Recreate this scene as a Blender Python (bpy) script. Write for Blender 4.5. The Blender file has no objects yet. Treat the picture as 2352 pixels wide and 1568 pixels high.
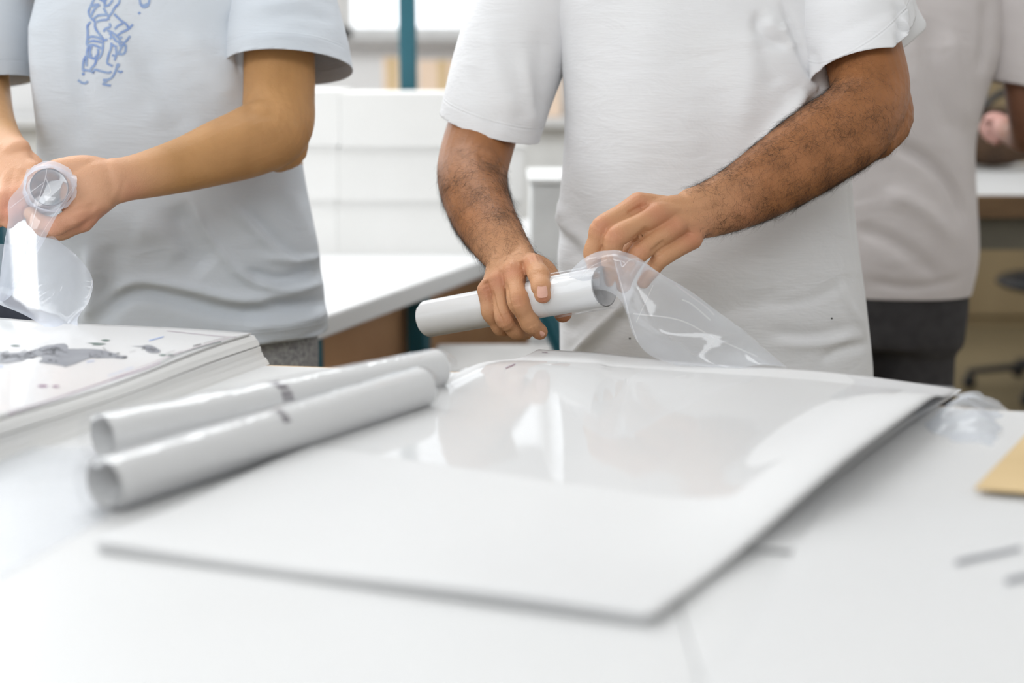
import bpy, bmesh, math, random
import numpy as np
from mathutils import Vector, Matrix
from mathutils.bvhtree import BVHTree
random.seed(7); rng = np.random.default_rng(7)
C = bpy.context.scene.collection

# ---------------------------------------------------------------- camera, world, lights, exposure
ZT = 0.90                       # work table height
CAM = Vector((0, 0, ZT + 0.366)); PITCH = math.radians(11.0); F = 50 / 36 * 2352
cd = bpy.data.cameras.new('camera'); cam = bpy.data.objects.new('camera', cd); C.objects.link(cam)
cam.location = CAM; cam.rotation_euler = (math.pi / 2 - PITCH, 0, 0)
cd.lens = 50; cd.sensor_width = 36; cd.clip_start = 0.05
cd.dof.use_dof = True; cd.dof.focus_distance = 1.93; cd.dof.aperture_fstop = 2.1; cd.dof.aperture_blades = 9
sc = bpy.context.scene; sc.camera = cam
sc.view_settings.view_transform = 'Standard'; sc.view_settings.look = 'None'
sc.view_settings.exposure = -0.25; sc.view_settings.gamma = 1.0; sc.view_settings.use_curve_mapping = False
w = bpy.data.worlds.new('world'); sc.world = w; w.use_nodes = True
bg = w.node_tree.nodes['Background']; bg.inputs[0].default_value = (0.93, 0.965, 1.0, 1); bg.inputs[1].default_value = 2.6
def area(name, loc, target, sx, sy, power, col):
    l = bpy.data.lights.new(name, 'AREA'); l.shape = 'RECTANGLE'; l.size = sx; l.size_y = sy; l.energy = power; l.color = col
    o = bpy.data.objects.new(name, l); C.objects.link(o); o.location = loc
    o.rotation_euler = (Vector(target) - Vector(loc)).to_track_quat('-Z', 'Y').to_euler(); return o
area('added_fill_light', (-0.7, -1.3, 3.3), (0.1, 1.2, 1.0), 3.4, 1.4, 105, (0.93, 0.97, 1.0))  # unseen area lamp added behind the camera to brighten the shirts
area('added_fill_light', (-1.2, 3.4, 3.4), (-1.2, 3.8, 0), 3.4, 1.6, 120, (0.95, 0.98, 1.0))  # unseen overhead lamp added to brighten the back workbench
area('window_light', (-2.9, 4.6, 2.4), (0, 1.6, 1.0), 3.0, 1.8, 95, (0.93, 0.97, 1.0))

# ---------------------------------------------------------------- picture geometry helpers
SP, CP = math.sin(PITCH), math.cos(PITCH)
def ray(px, py):
    x = (px - 1176) / F; y = (784 - py) / F
    return Vector((x, CP + y * SP, -SP + y * CP))
def at(px, py, Y):
    d = ray(px, py); return CAM + d * (Y / d.y)
def on(px, py, z=ZT):
    d = ray(px, py); return CAM + d * ((z - CAM.z) / d.z)
def proj(P):
    P = np.asarray(P, float) - np.array(CAM)
    dep = P[:, 1] * CP - P[:, 2] * SP
    up = P[:, 1] * SP + P[:, 2] * CP
    return np.stack([1176 + F * P[:, 0] / dep, 784 - F * up / dep], 1)

# ---------------------------------------------------------------- materials
def new_mat(name):
    m = bpy.data.materials.new(name); m.use_nodes = True
    nt = m.node_tree; return m, nt, nt.nodes['Principled BSDF']
def col(c): return (c[0], c[1], c[2], 1)
def srgb(r, g, b):
    f = lambda v: (v / 255 / 12.92) if v / 255 <= 0.04045 else ((v / 255 + 0.055) / 1.055) ** 2.4
    return (f(r), f(g), f(b))
def N(nt, t, **k):
    n = nt.nodes.new(t)
    for a, b in k.items(): setattr(n, a, b)
    return n
def noise_mat(name, c1, c2, scale=8, rough=0.6, bump=0.0, bscale=60, stretch=(1, 1, 1), spec=0.4, detail=4, coat=0, sheen=0, bdist=0.002, sss=0):
    m, nt, p = new_mat(name); L = nt.links.new
    tc = N(nt, 'ShaderNodeTexCoord'); mp = N(nt, 'ShaderNodeMapping'); mp.inputs['Scale'].default_value = stretch
    L(tc.outputs['Object'], mp.inputs[0])
    n = N(nt, 'ShaderNodeTexNoise'); n.inputs['Scale'].default_value = scale; n.inputs['Detail'].default_value = detail
    L(mp.outputs[0], n.inputs['Vector'])
    r = N(nt, 'ShaderNodeValToRGB'); r.color_ramp.elements[0].position = 0.3; r.color_ramp.elements[1].position = 0.7
    r.color_ramp.elements[0].color = col(c1); r.color_ramp.elements[1].color = col(c2)
    L(n.outputs['Fac'], r.inputs[0]); L(r.outputs[0], p.inputs['Base Color'])
    p.inputs['Roughness'].default_value = rough; p.inputs['Specular IOR Level'].default_value = spec
    if coat: p.inputs['Coat Weight'].default_value = coat; p.inputs['Coat Roughness'].default_value = 0.08
    if sheen: p.inputs['Sheen Weight'].default_value = sheen
    if sss:
        p.inputs['Subsurface Weight'].default_value = sss; p.inputs['Subsurface Radius'].default_value = (0.02, 0.007, 0.004); p.inputs['Subsurface Scale'].default_value = 0.5
    if bump:
        b = N(nt, 'ShaderNodeBump'); b.inputs['Strength'].default_value = bump; b.inputs['Distance'].default_value = bdist
        n2 = N(nt, 'ShaderNodeTexNoise'); n2.inputs['Scale'].default_value = bscale; n2.inputs['Detail'].default_value = 5
        L(mp.outputs[0], n2.inputs['Vector']); L(n2.outputs['Fac'], b.inputs['Height']); L(b.outputs[0], p.inputs['Normal'])
    return m
def flat(name, c, rough=0.5, metal=0, spec=0.4):
    return noise_mat(name, tuple(v * 0.93 for v in c), tuple(min(1, v * 1.05) for v in c), 14, rough, spec=spec) if not metal else _metal(name, c, rough)
def _metal(name, c, rough):
    m = flat(name, c, rough); m.node_tree.nodes['Principled BSDF'].inputs['Metallic'].default_value = 1; return m

def shirt_mat(name, c1, c2):
    """cotton jersey: fine horizontal knit slub, soft wrinkles and a stitched hem line read from the hem attribute"""
    m, nt, p = new_mat(name); L = nt.links.new
    tc = N(nt, 'ShaderNodeTexCoord')
    n = N(nt, 'ShaderNodeTexNoise'); n.inputs['Scale'].default_value = 5; L(tc.outputs['Object'], n.inputs['Vector'])
    r = N(nt, 'ShaderNodeValToRGB'); r.color_ramp.elements[0].position = 0.35; r.color_ramp.elements[1].position = 0.65
    r.color_ramp.elements[0].color = col(c1); r.color_ramp.elements[1].color = col(c2)
    L(n.outputs['Fac'], r.inputs[0]); L(r.outputs[0], p.inputs['Base Color'])
    p.inputs['Roughness'].default_value = 0.9; p.inputs['Specular IOR Level'].default_value = 0.15; p.inputs['Sheen Weight'].default_value = 0.15
    mp = N(nt, 'ShaderNodeMapping'); mp.inputs['Scale'].default_value = (28, 28, 260); L(tc.outputs['Object'], mp.inputs[0])
    n1 = N(nt, 'ShaderNodeTexNoise'); n1.inputs['Scale'].default_value = 1.3; n1.inputs['Detail'].default_value = 3; L(mp.outputs[0], n1.inputs['Vector'])
    mp2 = N(nt, 'ShaderNodeMapping'); mp2.inputs['Scale'].default_value = (7, 7, 16); mp2.inputs['Rotation'].default_value = (0, 0.5, 0); L(tc.outputs['Object'], mp2.inputs[0])
    n2 = N(nt, 'ShaderNodeTexNoise'); n2.inputs['Scale'].default_value = 1.6; n2.inputs['Detail'].default_value = 4; n2.inputs['Distortion'].default_value = 0.6; L(mp2.outputs[0], n2.inputs['Vector'])
    b1 = N(nt, 'ShaderNodeBump'); b1.inputs['Strength'].default_value = 0.35; b1.inputs['Distance'].default_value = 0.0012
    b2 = N(nt, 'ShaderNodeBump'); b2.inputs['Strength'].default_value = 0.30; b2.inputs['Distance'].default_value = 0.012
    b3 = N(nt, 'ShaderNodeBump'); b3.inputs['Strength'].default_value = 0.8; b3.inputs['Distance'].default_value = 0.0015
    at_ = N(nt, 'ShaderNodeAttribute'); at_.attribute_name = 'hem'
    rr = N(nt, 'ShaderNodeValToRGB'); e = rr.color_ramp.elements
    e[0].position = 0.0; e[0].color = (1, 1, 1, 1); e[1].position = 0.21; e[1].color = (1, 1, 1, 1)
    for po, v in ((0.235, 0.25), (0.25, 0.75), (0.27, 0.25), (0.30, 0.45)):
        x = e.new(po); x.color = (v, v, v, 1)
    L(at_.outputs['Fac'], rr.inputs[0])
    L(n1.outputs['Fac'], b1.inputs['Height']); L(n2.outputs['Fac'], b2.inputs['Height']); L(rr.outputs[0], b3.inputs['Height'])
    L(b1.outputs[0], b2.inputs['Normal']); L(b2.outputs[0], b3.inputs['Normal']); L(b3.outputs[0], p.inputs['Normal'])
    return m

def skin_mat(name, arm1, arm2, hand, deep):
    m, nt, p = new_mat(name); L = nt.links.new
    tc = N(nt, 'ShaderNodeTexCoord')
    n = N(nt, 'ShaderNodeTexNoise'); n.inputs['Scale'].default_value = 22; n.inputs['Detail'].default_value = 6; L(tc.outputs['Object'], n.inputs['Vector'])
    r = N(nt, 'ShaderNodeValToRGB'); r.color_ramp.elements[0].position = 0.3; r.color_ramp.elements[1].position = 0.7
    r.color_ramp.elements[0].color = col(arm1); r.color_ramp.elements[1].color = col(arm2); L(n.outputs['Fac'], r.inputs[0])
    ah = N(nt, 'ShaderNodeAttribute'); ah.attribute_name = 'hand'
    mix = N(nt, 'ShaderNodeMix', data_type='RGBA'); L(ah.outputs['Fac'], mix.inputs[0]); L(r.outputs[0], mix.inputs[6]); mix.inputs[7].default_value = col(hand)
    ab = N(nt, 'ShaderNodeAttribute'); ab.attribute_name = 'blush'
    mix2 = N(nt, 'ShaderNodeMix', data_type='RGBA'); L(ab.outputs['Fac'], mix2.inputs[0]); L(mix.outputs[2], mix2.inputs[6]); mix2.inputs[7].default_value = col(deep)
    L(mix2.outputs[2], p.inputs['Base Color'])
    p.inputs['Roughness'].default_value = 0.5; p.inputs['Specular IOR Level'].default_value = 0.35
    p.inputs['Subsurface Weight'].default_value = 0.12; p.inputs['Subsurface Radius'].default_value = (0.012, 0.005, 0.003); p.inputs['Subsurface Scale'].default_value = 0.5
    v = N(nt, 'ShaderNodeTexVoronoi'); v.inputs['Scale'].default_value = 520; L(tc.outputs['Object'], v.inputs['Vector'])
    n2 = N(nt, 'ShaderNodeTexNoise'); n2.inputs['Scale'].default_value = 60; n2.inputs['Detail'].default_value = 6; L(tc.outputs['Object'], n2.inputs['Vector'])
    b1 = N(nt, 'ShaderNodeBump'); b1.inputs['Strength'].default_value = 0.5; b1.inputs['Distance'].default_value = 0.0006
    b2 = N(nt, 'ShaderNodeBump'); b2.inputs['Strength'].default_value = 0.35; b2.inputs['Distance'].default_value = 0.002
    L(v.outputs['Distance'], b1.inputs['Height']); L(n2.outputs['Fac'], b2.inputs['Height']); L(b1.outputs[0], b2.inputs['Normal']); L(b2.outputs[0], p.inputs['Normal'])
    return m

def film_mat(name, haze=0.16, rough=0.07, tint=(0.86, 0.90, 0.97), edge=0.45, bump=0.25, base=0.04, nscale=14):
    m, nt, p = new_mat(name); L = nt.links.new; nt.nodes.remove(p)
    out = nt.nodes['Material Output']
    tr = N(nt, 'ShaderNodeBsdfTransparent'); gl = N(nt, 'ShaderNodeBsdfGlossy'); gl.inputs['Roughness'].default_value = rough
    fr = N(nt, 'ShaderNodeLayerWeight'); fr.inputs['Blend'].default_value = 0.5
    pw = N(nt, 'ShaderNodeMath', operation='POWER'); L(fr.outputs['Facing'], pw.inputs[0]); pw.inputs[1].default_value = 5.0
    fm = N(nt, 'ShaderNodeMath', operation='MULTIPLY_ADD'); L(pw.outputs[0], fm.inputs[0]); fm.inputs[1].default_value = 0.5; fm.inputs[2].default_value = base
    df = N(nt, 'ShaderNodeBsdfDiffuse'); df.inputs[0].default_value = col(tint)
    tl = N(nt, 'ShaderNodeBsdfTranslucent'); tl.inputs[0].default_value = col(tint)
    mdt = N(nt, 'ShaderNodeMixShader'); mdt.inputs[0].default_value = 0.5; L(df.outputs[0], mdt.inputs[1]); L(tl.outputs[0], mdt.inputs[2])
    a = N(nt, 'ShaderNodeMixShader'); L(tr.outputs[0], a.inputs[1]); L(gl.outputs[0], a.inputs[2])
    tc = N(nt, 'ShaderNodeTexCoord'); n2 = N(nt, 'ShaderNodeTexNoise'); n2.inputs['Scale'].default_value = nscale; n2.inputs['Detail'].default_value = 3; n2.inputs['Distortion'].default_value = 1.0
    L(tc.outputs['Object'], n2.inputs['Vector'])
    b = N(nt, 'ShaderNodeBump'); b.inputs['Strength'].default_value = bump; b.inputs['Distance'].default_value = 0.006; L(n2.outputs['Fac'], b.inputs['Height'])
    L(b.outputs[0], gl.inputs['Normal']); L(b.outputs[0], fr.inputs['Normal']); L(fm.outputs[0], a.inputs[0])
    lw = N(nt, 'ShaderNodeLayerWeight'); lw.inputs['Blend'].default_value = 0.35
    mm = N(nt, 'ShaderNodeMath', operation='MULTIPLY_ADD'); L(lw.outputs['Facing'], mm.inputs[0]); mm.inputs[1].default_value = edge; mm.inputs[2].default_value = haze
    f = N(nt, 'ShaderNodeMixShader'); L(mm.outputs[0], f.inputs[0]); L(a.outputs[0], f.inputs[1]); L(mdt.outputs[0], f.inputs[2])
    L(f.outputs[0], out.inputs['Surface'])
    return m

M = {}
M['paper'] = noise_mat('paper', (0.64, 0.64, 0.643), (0.672, 0.67, 0.67), 3, 0.55, 0.15, 8, spec=0.3)
M['paper_edge'] = noise_mat('paper_edge', (0.66, 0.655, 0.64), (0.80, 0.795, 0.785), 1.0, 0.8, 0.7, 1.0, stretch=(3, 3, 700), spec=0.1, bdist=0.001)
M['paper_grey'] = noise_mat('paper_grey', (0.42, 0.41, 0.42), (0.5, 0.49, 0.5), 6, 0.8)
M['gloss_paper'] = noise_mat('gloss_paper', (0.68, 0.68, 0.685), (0.72, 0.72, 0.725), 3, 0.35, 0.1, 10, coat=0.5)
M['bright'] = noise_mat('bleached_paper', (0.78, 0.77, 0.75), (0.82, 0.81, 0.79), 3, 0.7)
M['laminate'] = noise_mat('table_laminate', (0.655, 0.655, 0.655), (0.68, 0.68, 0.68), 5, 0.4, spec=0.2)
M['ply'] = noise_mat('plywood_edge', srgb(200, 160, 105), srgb(220, 185, 130), 4, 0.6, stretch=(1, 1, 40))
M['white_metal'] = flat('white_enamel', (0.7, 0.7, 0.69), 0.4)
M['teal'] = flat('teal_paint', srgb(28, 84, 96), 0.45)
M['brown'] = noise_mat('brown_board', srgb(176, 134, 98), srgb(190, 148, 110), 5, 0.7)
M['wood'] = noise_mat('dark_wood_edge', srgb(95, 72, 48), srgb(118, 92, 64), 6, 0.6, stretch=(1, 1, 12))
M['grey'] = flat('grey_enamel', srgb(168, 166, 164), 0.5)
M['dgrey'] = flat('dark_grey_panel', srgb(110, 106, 94), 0.6)
M['card'] = noise_mat('kraft_card', srgb(200, 174, 130), srgb(212, 186, 142), 10, 0.75, 0.1, 80)
M['box'] = noise_mat('pale_cardboard', srgb(225, 200, 178), srgb(235, 212, 190), 10, 0.8)
M['wall'] = noise_mat('wall_paint', (0.80, 0.79, 0.78), (0.84, 0.83, 0.82), 2, 0.8)
M['floor'] = noise_mat('floor_lino', srgb(120, 108, 84), srgb(140, 126, 98), 1.5, 0.55, 0.05, 30)
M['black'] = flat('black_plastic', (0.02, 0.02, 0.022), 0.45)
M['shirtM'] = shirt_mat('white_cotton', (0.76, 0.76, 0.775), (0.80, 0.80, 0.81))
M['shirtL'] = shirt_mat('pale_blue_grey_cotton', (0.62, 0.665, 0.72), (0.67, 0.71, 0.76))
M['shirtR'] = shirt_mat('pale_lilac_cotton', (0.62, 0.575, 0.57), (0.67, 0.625, 0.62))
M['skinM'] = skin_mat('tan_skin', srgb(146, 96, 58), srgb(164, 110, 70), srgb(196, 146, 108), srgb(186, 120, 92))
M['skinL'] = skin_mat('light_tan_skin', srgb(180, 134, 86), srgb(194, 146, 96), srgb(214, 164, 130), srgb(212, 140, 118))
M['skinR'] = skin_mat('brown_skin', srgb(120, 82, 62), srgb(136, 94, 72), srgb(190, 150, 140), srgb(180, 130, 120))
M['nail'] = noise_mat('fingernail', srgb(216, 165, 146), srgb(226, 178, 158), 100, 0.3, spec=0.5)
M['hair'] = flat('dark_hair', (0.018, 0.012, 0.010), 0.5)
M['armhair'] = flat('fine_dark_hair', (0.035, 0.022, 0.016), 0.45)
M['jogger'] = noise_mat('grey_jersey', srgb(120, 120, 122), srgb(175, 174, 172), 140, 0.9)
M['denim'] = noise_mat('dark_denim', (0.018, 0.02, 0.03), (0.03, 0.033, 0.045), 40, 0.9)
M['char'] = noise_mat('charcoal_cloth', (0.035, 0.033, 0.035), (0.05, 0.047, 0.05), 40, 0.9)
M['film'] = film_mat('clear_film', 0.26, 0.05, edge=0.40, base=0.07)
M['film_l'] = film_mat('milky_clear_film', 0.30, 0.05, tint=(0.84, 0.89, 1.0), edge=0.45, base=0.07)
M['crease'] = film_mat('highlight_film', 0.38, 0.05, tint=(0.95, 0.96, 1.0), edge=0.2, base=0.10, bump=0.6, nscale=60)  # paler milky film, paints bright highlight streaks along the bag folds
M['film2'] = film_mat('thin_clear_film', 0.02, 0.05, edge=0.10, bump=0.10)
M['film3'] = film_mat('flat_clear_film', 0.0, 0.06, edge=0.0, bump=0.035, nscale=6)
M['film5'] = film_mat('tight_clear_film', 0.0, 0.05, edge=0.08, bump=0.25, base=0.10, nscale=25)
M['film4'] = film_mat('dull_clear_film', 0.12, 0.3, edge=0.0, bump=0.2)
M['ink_blue'] = noise_mat('faded_blue_ink', srgb(128, 152, 204), srgb(160, 180, 208), 90, 0.9)
M['ink_grey'] = noise_mat('grey_map_ink', srgb(118, 120, 127), srgb(136, 138, 144), 40, 0.5)
M['ink_green'] = flat('green_grey_ink', srgb(84, 104, 98), 0.5)
M['ink_dark'] = flat('dark_map_ink', srgb(40, 42, 52), 0.5)
M['ink_pale'] = flat('pale_blue_ink', srgb(140, 166, 214), 0.5)
M['ink_purple'] = flat('purple_ink', srgb(112, 42, 100), 0.5)
M['ink_bar'] = flat('barcode_ink', srgb(70, 50, 74), 0.5)
M['sky_glass'] = film_mat('window_glass', 0.02, 0.03, edge=0.05, bump=0)
M['blind'] = flat('white_blind', (0.8, 0.83, 0.88), 0.5)
M['sole'] = flat('shoe_rubber', (0.05, 0.05, 0.05), 0.7)

# ---------------------------------------------------------------- object helpers
def link(name, me, mat, parent=None, smooth=True, **props):
    o = bpy.data.objects.new(name, me); C.objects.link(o)
    if mat is not None:
        me.materials.clear(); me.materials.append(mat)
    if smooth: me.polygons.foreach_set('use_smooth', [True] * len(me.polygons))
    if parent is not None: o.parent = parent
    for k, v in props.items(): o[k] = v
    return o
def empty(name, label, cat, loc=(0, 0, 0), group=None):
    o = bpy.data.objects.new(name, None); C.objects.link(o); o.location = loc; o.empty_display_size = 0.05
    o['label'] = label; o['category'] = cat
    if group: o['group'] = group
    bpy.context.view_layer.update()
    return o
def child(name, me, mat, parent, smooth=True, **props):
    """mesh given in world coordinates, stored relative to its parent"""
    off = Vector((0, 0, 0)); p = parent
    while p is not None: off += p.location; p = p.parent
    me.transform(Matrix.Translation(-off))
    return link(name, me, mat, parent, smooth, **props)
def tag(o, label, cat, group=None):
    o['label'] = label; o['category'] = cat
    if group: o['group'] = group
    return o
def mesh(verts, faces):
    me = bpy.data.meshes.new('m'); me.from_pydata([tuple(v) for v in verts], [], faces); me.update(); return me
def box(x0, x1, y0, y1, z0, z1, bev=0.0):
    bm = bmesh.new(); bmesh.ops.create_cube(bm, size=1)
    bmesh.ops.scale(bm, vec=(x1 - x0, y1 - y0, z1 - z0), verts=bm.verts)
    bmesh.ops.translate(bm, vec=((x0 + x1) / 2, (y0 + y1) / 2, (z0 + z1) / 2), verts=bm.verts)
    if bev: bmesh.ops.bevel(bm, geom=bm.edges[:], offset=bev, segments=2, affect='EDGES', profile=0.5)
    me = bpy.data.meshes.new('box'); bm.to_mesh(me); bm.free(); return me
def slab(poly, z0, z1, bev=0.0):
    bm = bmesh.new(); vs = [bm.verts.new((p[0], p[1], z0)) for p in poly]; f = bm.faces.new(vs)
    r = bmesh.ops.extrude_face_region(bm, geom=[f]); bmesh.ops.translate(bm, vec=(0, 0, z1 - z0), verts=[v for v in r['geom'] if isinstance(v, bmesh.types.BMVert)])
    bmesh.ops.recalc_face_normals(bm, faces=bm.faces)
    if bev: bmesh.ops.bevel(bm, geom=bm.edges[:], offset=bev, segments=2, affect='EDGES', profile=0.5)
    me = bpy.data.meshes.new('slab'); bm.to_mesh(me); bm.free(); return me
def cat_meshes(mes):
    V, Fc = [], []
    for me in mes:
        b = len(V); V += [v.co[:] for v in me.vertices]; Fc += [[b + i for i in p.vertices] for p in me.polygons]
        bpy.data.meshes.remove(me)
    return mesh(V, Fc)
def crom(P, sub):
    P = np.asarray(P, float); n = len(P); out = []
    E = np.concatenate([[2 * P[0] - P[1]], P, [2 * P[-1] - P[-2]]])
    for i in range(n - 1):
        a, b, c, d = E[i], E[i + 1], E[i + 2], E[i + 3]
        for k in range(sub):
            t = k / sub
            out.append(0.5 * (2 * b + (c - a) * t + (2 * a - 5 * b + 4 * c - d) * t * t + (3 * b - a - 3 * c + d) * t ** 3))
    out.append(P[-1]); return np.array(out)
def loft(rings):
    k = len(rings[0]); V = [p for r in rings for p in r]; Fc = []
    for i in range(len(rings) - 1):
        for j in range(k):
            a = i * k + j; b = i * k + (j + 1) % k; Fc.append((a, b, b + k, a + k))
    Fc.append(tuple(range(k - 1, -1, -1))); Fc.append(tuple(range((len(rings) - 1) * k, len(rings) * k)))
    return mesh(V, Fc)
def limb(st, ref=(0, -1, 0), sub=5, seg=18, cap=True, sq=2.0):
    """st: rows of (point, ra, rb). ra across the limb (perpendicular to ref), rb along ref"""
    A = np.array([[*s[0], s[1], s[2]] for s in st], float); A = crom(A, sub); P = A[:, :3]; R = np.maximum(A[:, 3:], 0.002)
    ref = np.array(ref, float); rings = []
    T = np.gradient(P, axis=0); T /= np.linalg.norm(T, axis=1)[:, None] + 1e-9
    def frame(t):
        u = np.cross(t, ref); u /= np.linalg.norm(u) + 1e-9; v = np.cross(u, t); return u, v
    th = np.linspace(0, 2 * math.pi, seg, endpoint=False)
    ct, sn = np.cos(th), np.sin(th)
    if sq != 2.0:
        ct = np.sign(ct) * np.abs(ct) ** (2 / sq); sn = np.sign(sn) * np.abs(sn) ** (2 / sq)
    def ring(p, u, v, a, b): return [p + u * a * x + v * b * y for x, y in zip(ct, sn)]
    if cap:
        u, v = frame(T[0]); r = min(R[0])
        for q in (80, 60, 40, 20):
            rings.append(ring(P[0] - T[0] * r * math.sin(math.radians(q)), u, v, R[0][0] * math.cos(math.radians(q)), R[0][1] * math.cos(math.radians(q))))
    for p, t, r in zip(P, T, R):
        u, v = frame(t); rings.append(ring(p, u, v, r[0], r[1]))
    if cap:
        u, v = frame(T[-1]); r = min(R[-1])
        for q in (20, 40, 60, 80):
            rings.append(ring(P[-1] + T[-1] * r * math.sin(math.radians(q)), u, v, R[-1][0] * math.cos(math.radians(q)), R[-1][1] * math.cos(math.radians(q))))
    return loft(rings)
def ball(p, rx, ry=None, rz=None, seg=16):
    ry = ry or rx; rz = rz or rx
    bm = bmesh.new(); bmesh.ops.create_uvsphere(bm, u_segments=seg, v_segments=seg // 2 + 2, radius=1)
    bmesh.ops.scale(bm, vec=(rx, ry, rz), verts=bm.verts); bmesh.ops.translate(bm, vec=p, verts=bm.verts)
    me = bpy.data.meshes.new('b'); bm.to_mesh(me); bm.free(); return me
def verts_of(me):
    a = np.empty(len(me.vertices) * 3); me.vertices.foreach_get('co', a); return a.reshape(-1, 3)
def normals_of(me):
    a = np.empty(len(me.vertices) * 3); me.vertex_normals.foreach_get('vector', a) ; return a.reshape(-1, 3)
def set_verts(me, P):
    me.vertices.foreach_set('co', np.ascontiguousarray(P, dtype=np.float32).ravel()); me.update()
def smooth_mesh(me, it=4, lam=0.5, mu=-0.52):
    n = len(me.vertices); e = np.empty(len(me.edges) * 2, int); me.edges.foreach_get('vertices', e); e = e.reshape(-1, 2)
    deg = np.bincount(e.ravel(), minlength=n).astype(float); P = verts_of(me)
    def step(P, l):
        S = np.zeros_like(P)
        for k in range(3):
            S[:, k] = np.bincount(e[:, 0], P[e[:, 1], k], n) + np.bincount(e[:, 1], P[e[:, 0], k], n)
        return P + l * (S / deg[:, None] - P)
    for _ in range(it):
        P = step(P, lam)
        if mu: P = step(P, mu)
    set_verts(me, P)
def remesh(mes, voxel, it=4, mu=-0.5):
    me = cat_meshes(mes); o = bpy.data.objects.new('tmp', me); C.objects.link(o)
    md = o.modifiers.new('r', 'REMESH'); md.mode = 'VOXEL'; md.voxel_size = voxel; md.use_smooth_shade = True
    bpy.context.view_layer.update()
    out = bpy.data.meshes.new_from_object(o.evaluated_get(bpy.context.evaluated_depsgraph_get()))
    bpy.data.objects.remove(o); bpy.data.meshes.remove(me)
    smooth_mesh(out, it, 0.5, mu); return out
def fattr(me, name, vals):
    a = me.attributes.new(name, 'FLOAT', 'POINT'); a.data.foreach_set('value', np.asarray(vals, np.float32))
def seg_dist(Q, pts):
    """distance in the picture from points Q to a polyline, signed side, and place along it 0..1"""
    best = np.full(len(Q), 1e9); side = np.zeros(len(Q)); tt = np.zeros(len(Q)); pts = np.asarray(pts, float); n = len(pts) - 1
    for i in range(n):
        a, b = pts[i], pts[i + 1]; d = b - a; l2 = (d ** 2).sum() + 1e-9
        t = np.clip(((Q - a) @ d) / l2, 0, 1); X = a + t[:, None] * d; v = Q - X; dist = np.sqrt((v ** 2).sum(1))
        m = dist < best; best[m] = dist[m]; side[m] = np.sign(d[0] * v[m, 1] - d[1] * v[m, 0]); tt[m] = (i + t[m]) / n
    return best, side, tt
def folds(me, strokes, mask=None, gain=1.0):
    """raise ridges (+) or press grooves (-) along drawn lines; kind 's' is a lapped step"""
    P = verts_of(me); Nn = normals_of(me); Q = proj(P)
    view = P - np.array(CAM); face = -(Nn * view).sum(1) / np.linalg.norm(view, axis=1)
    fw = np.clip(face * 3 + 0.3, 0, 1)
    if mask is not None: fw = fw * mask
    D = np.zeros(len(P))
    for s in strokes:
        pts, wd, amp = s[0], s[1], s[2]; kind = s[3] if len(s) > 3 else 'r'
        if len(pts) > 2: pts = crom(np.asarray(pts, float), 4)
        d, sd, t = seg_dist(Q, pts); tp = np.clip(np.minimum(t, 1 - t) * 5 + 0.12, 0, 1)
        g = np.exp(-(d / wd) ** 2)
        D += gain * amp * tp * (g if kind == 'r' else sd * d / wd * g * 2.2)
    set_verts(me, P + Nn * (D * fw)[:, None])
def grid_mesh(G):
    G = np.asarray(G); a, b = G.shape[:2]; Fc = [(i * b + j, i * b + j + 1, (i + 1) * b + j + 1, (i + 1) * b + j) for i in range(a - 1) for j in range(b - 1)]
    return mesh(G.reshape(-1, 3), Fc)
def patch(rows, nu=6, nv=6):
    """rows of control points (world), smoothly interpolated both ways"""
    R = np.array([[list(p) for p in r] for r in rows], float)
    a = crom(R, nu); b = np.array([crom(a[i], nv) for i in range(a.shape[0])]); return b
def film(name, rows, mat, parent=None, nu=8, nv=8, crumple=0.0, fr=60, seed=1):
    G = patch([[at(*p) if len(p) == 3 else p[0] for p in r] for r in rows], nu, nv)
    if crumple:
        r = np.random.default_rng(seed); d = np.zeros(G.shape[:2])
        for k in range(7):
            v = r.normal(size=3); v /= np.linalg.norm(v); ph = r.uniform(0, 6); d += np.abs(np.sin((G @ v) * fr * r.uniform(0.5, 1.6) + ph)) - 0.6
        G = G + d[..., None] * crumple * np.array([0.3, -0.8, 0.5])
    me = grid_mesh(G); return me
def bvh_of(me): return BVHTree.FromPolygons([v.co[:] for v in me.vertices], [tuple(p.vertices) for p in me.polygons])
def hit(bvh, px, py, off=0.0006):
    d = ray(px, py).normalized(); r = bvh.ray_cast(CAM, d)
    if r[0] is None: return None
    n = r[1] if r[1].dot(d) < 0 else -r[1]
    return r[0] + n * off
def decal_lines(bvh, lines, width, off=0.0006):
    V, Fc = [], []
    for ln in lines:
        wd = width
        if isinstance(ln, tuple): ln, wd = ln
        pts = crom(ln, 5) if len(ln) > 2 else np.array([np.array(ln[0]) * (1 - t) + np.array(ln[1]) * t for t in np.linspace(0, 1, 6)])
        T = np.gradient(pts, axis=0); T /= np.linalg.norm(T, axis=1)[:, None] + 1e-9; Nn = np.stack([-T[:, 1], T[:, 0]], 1)
        prev = None
        for p, n in zip(pts, Nn):
            a = hit(bvh, *(p + n * wd / 2), off); b = hit(bvh, *(p - n * wd / 2), off)
            if a is None or b is None or (a - b).length > wd / F * 12: prev = None; continue
            V += [a, b]; i = len(V) - 2
            if prev is not None: Fc.append((prev, prev + 1, i + 1, i))
            prev = i
    return mesh(V, Fc)
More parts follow.
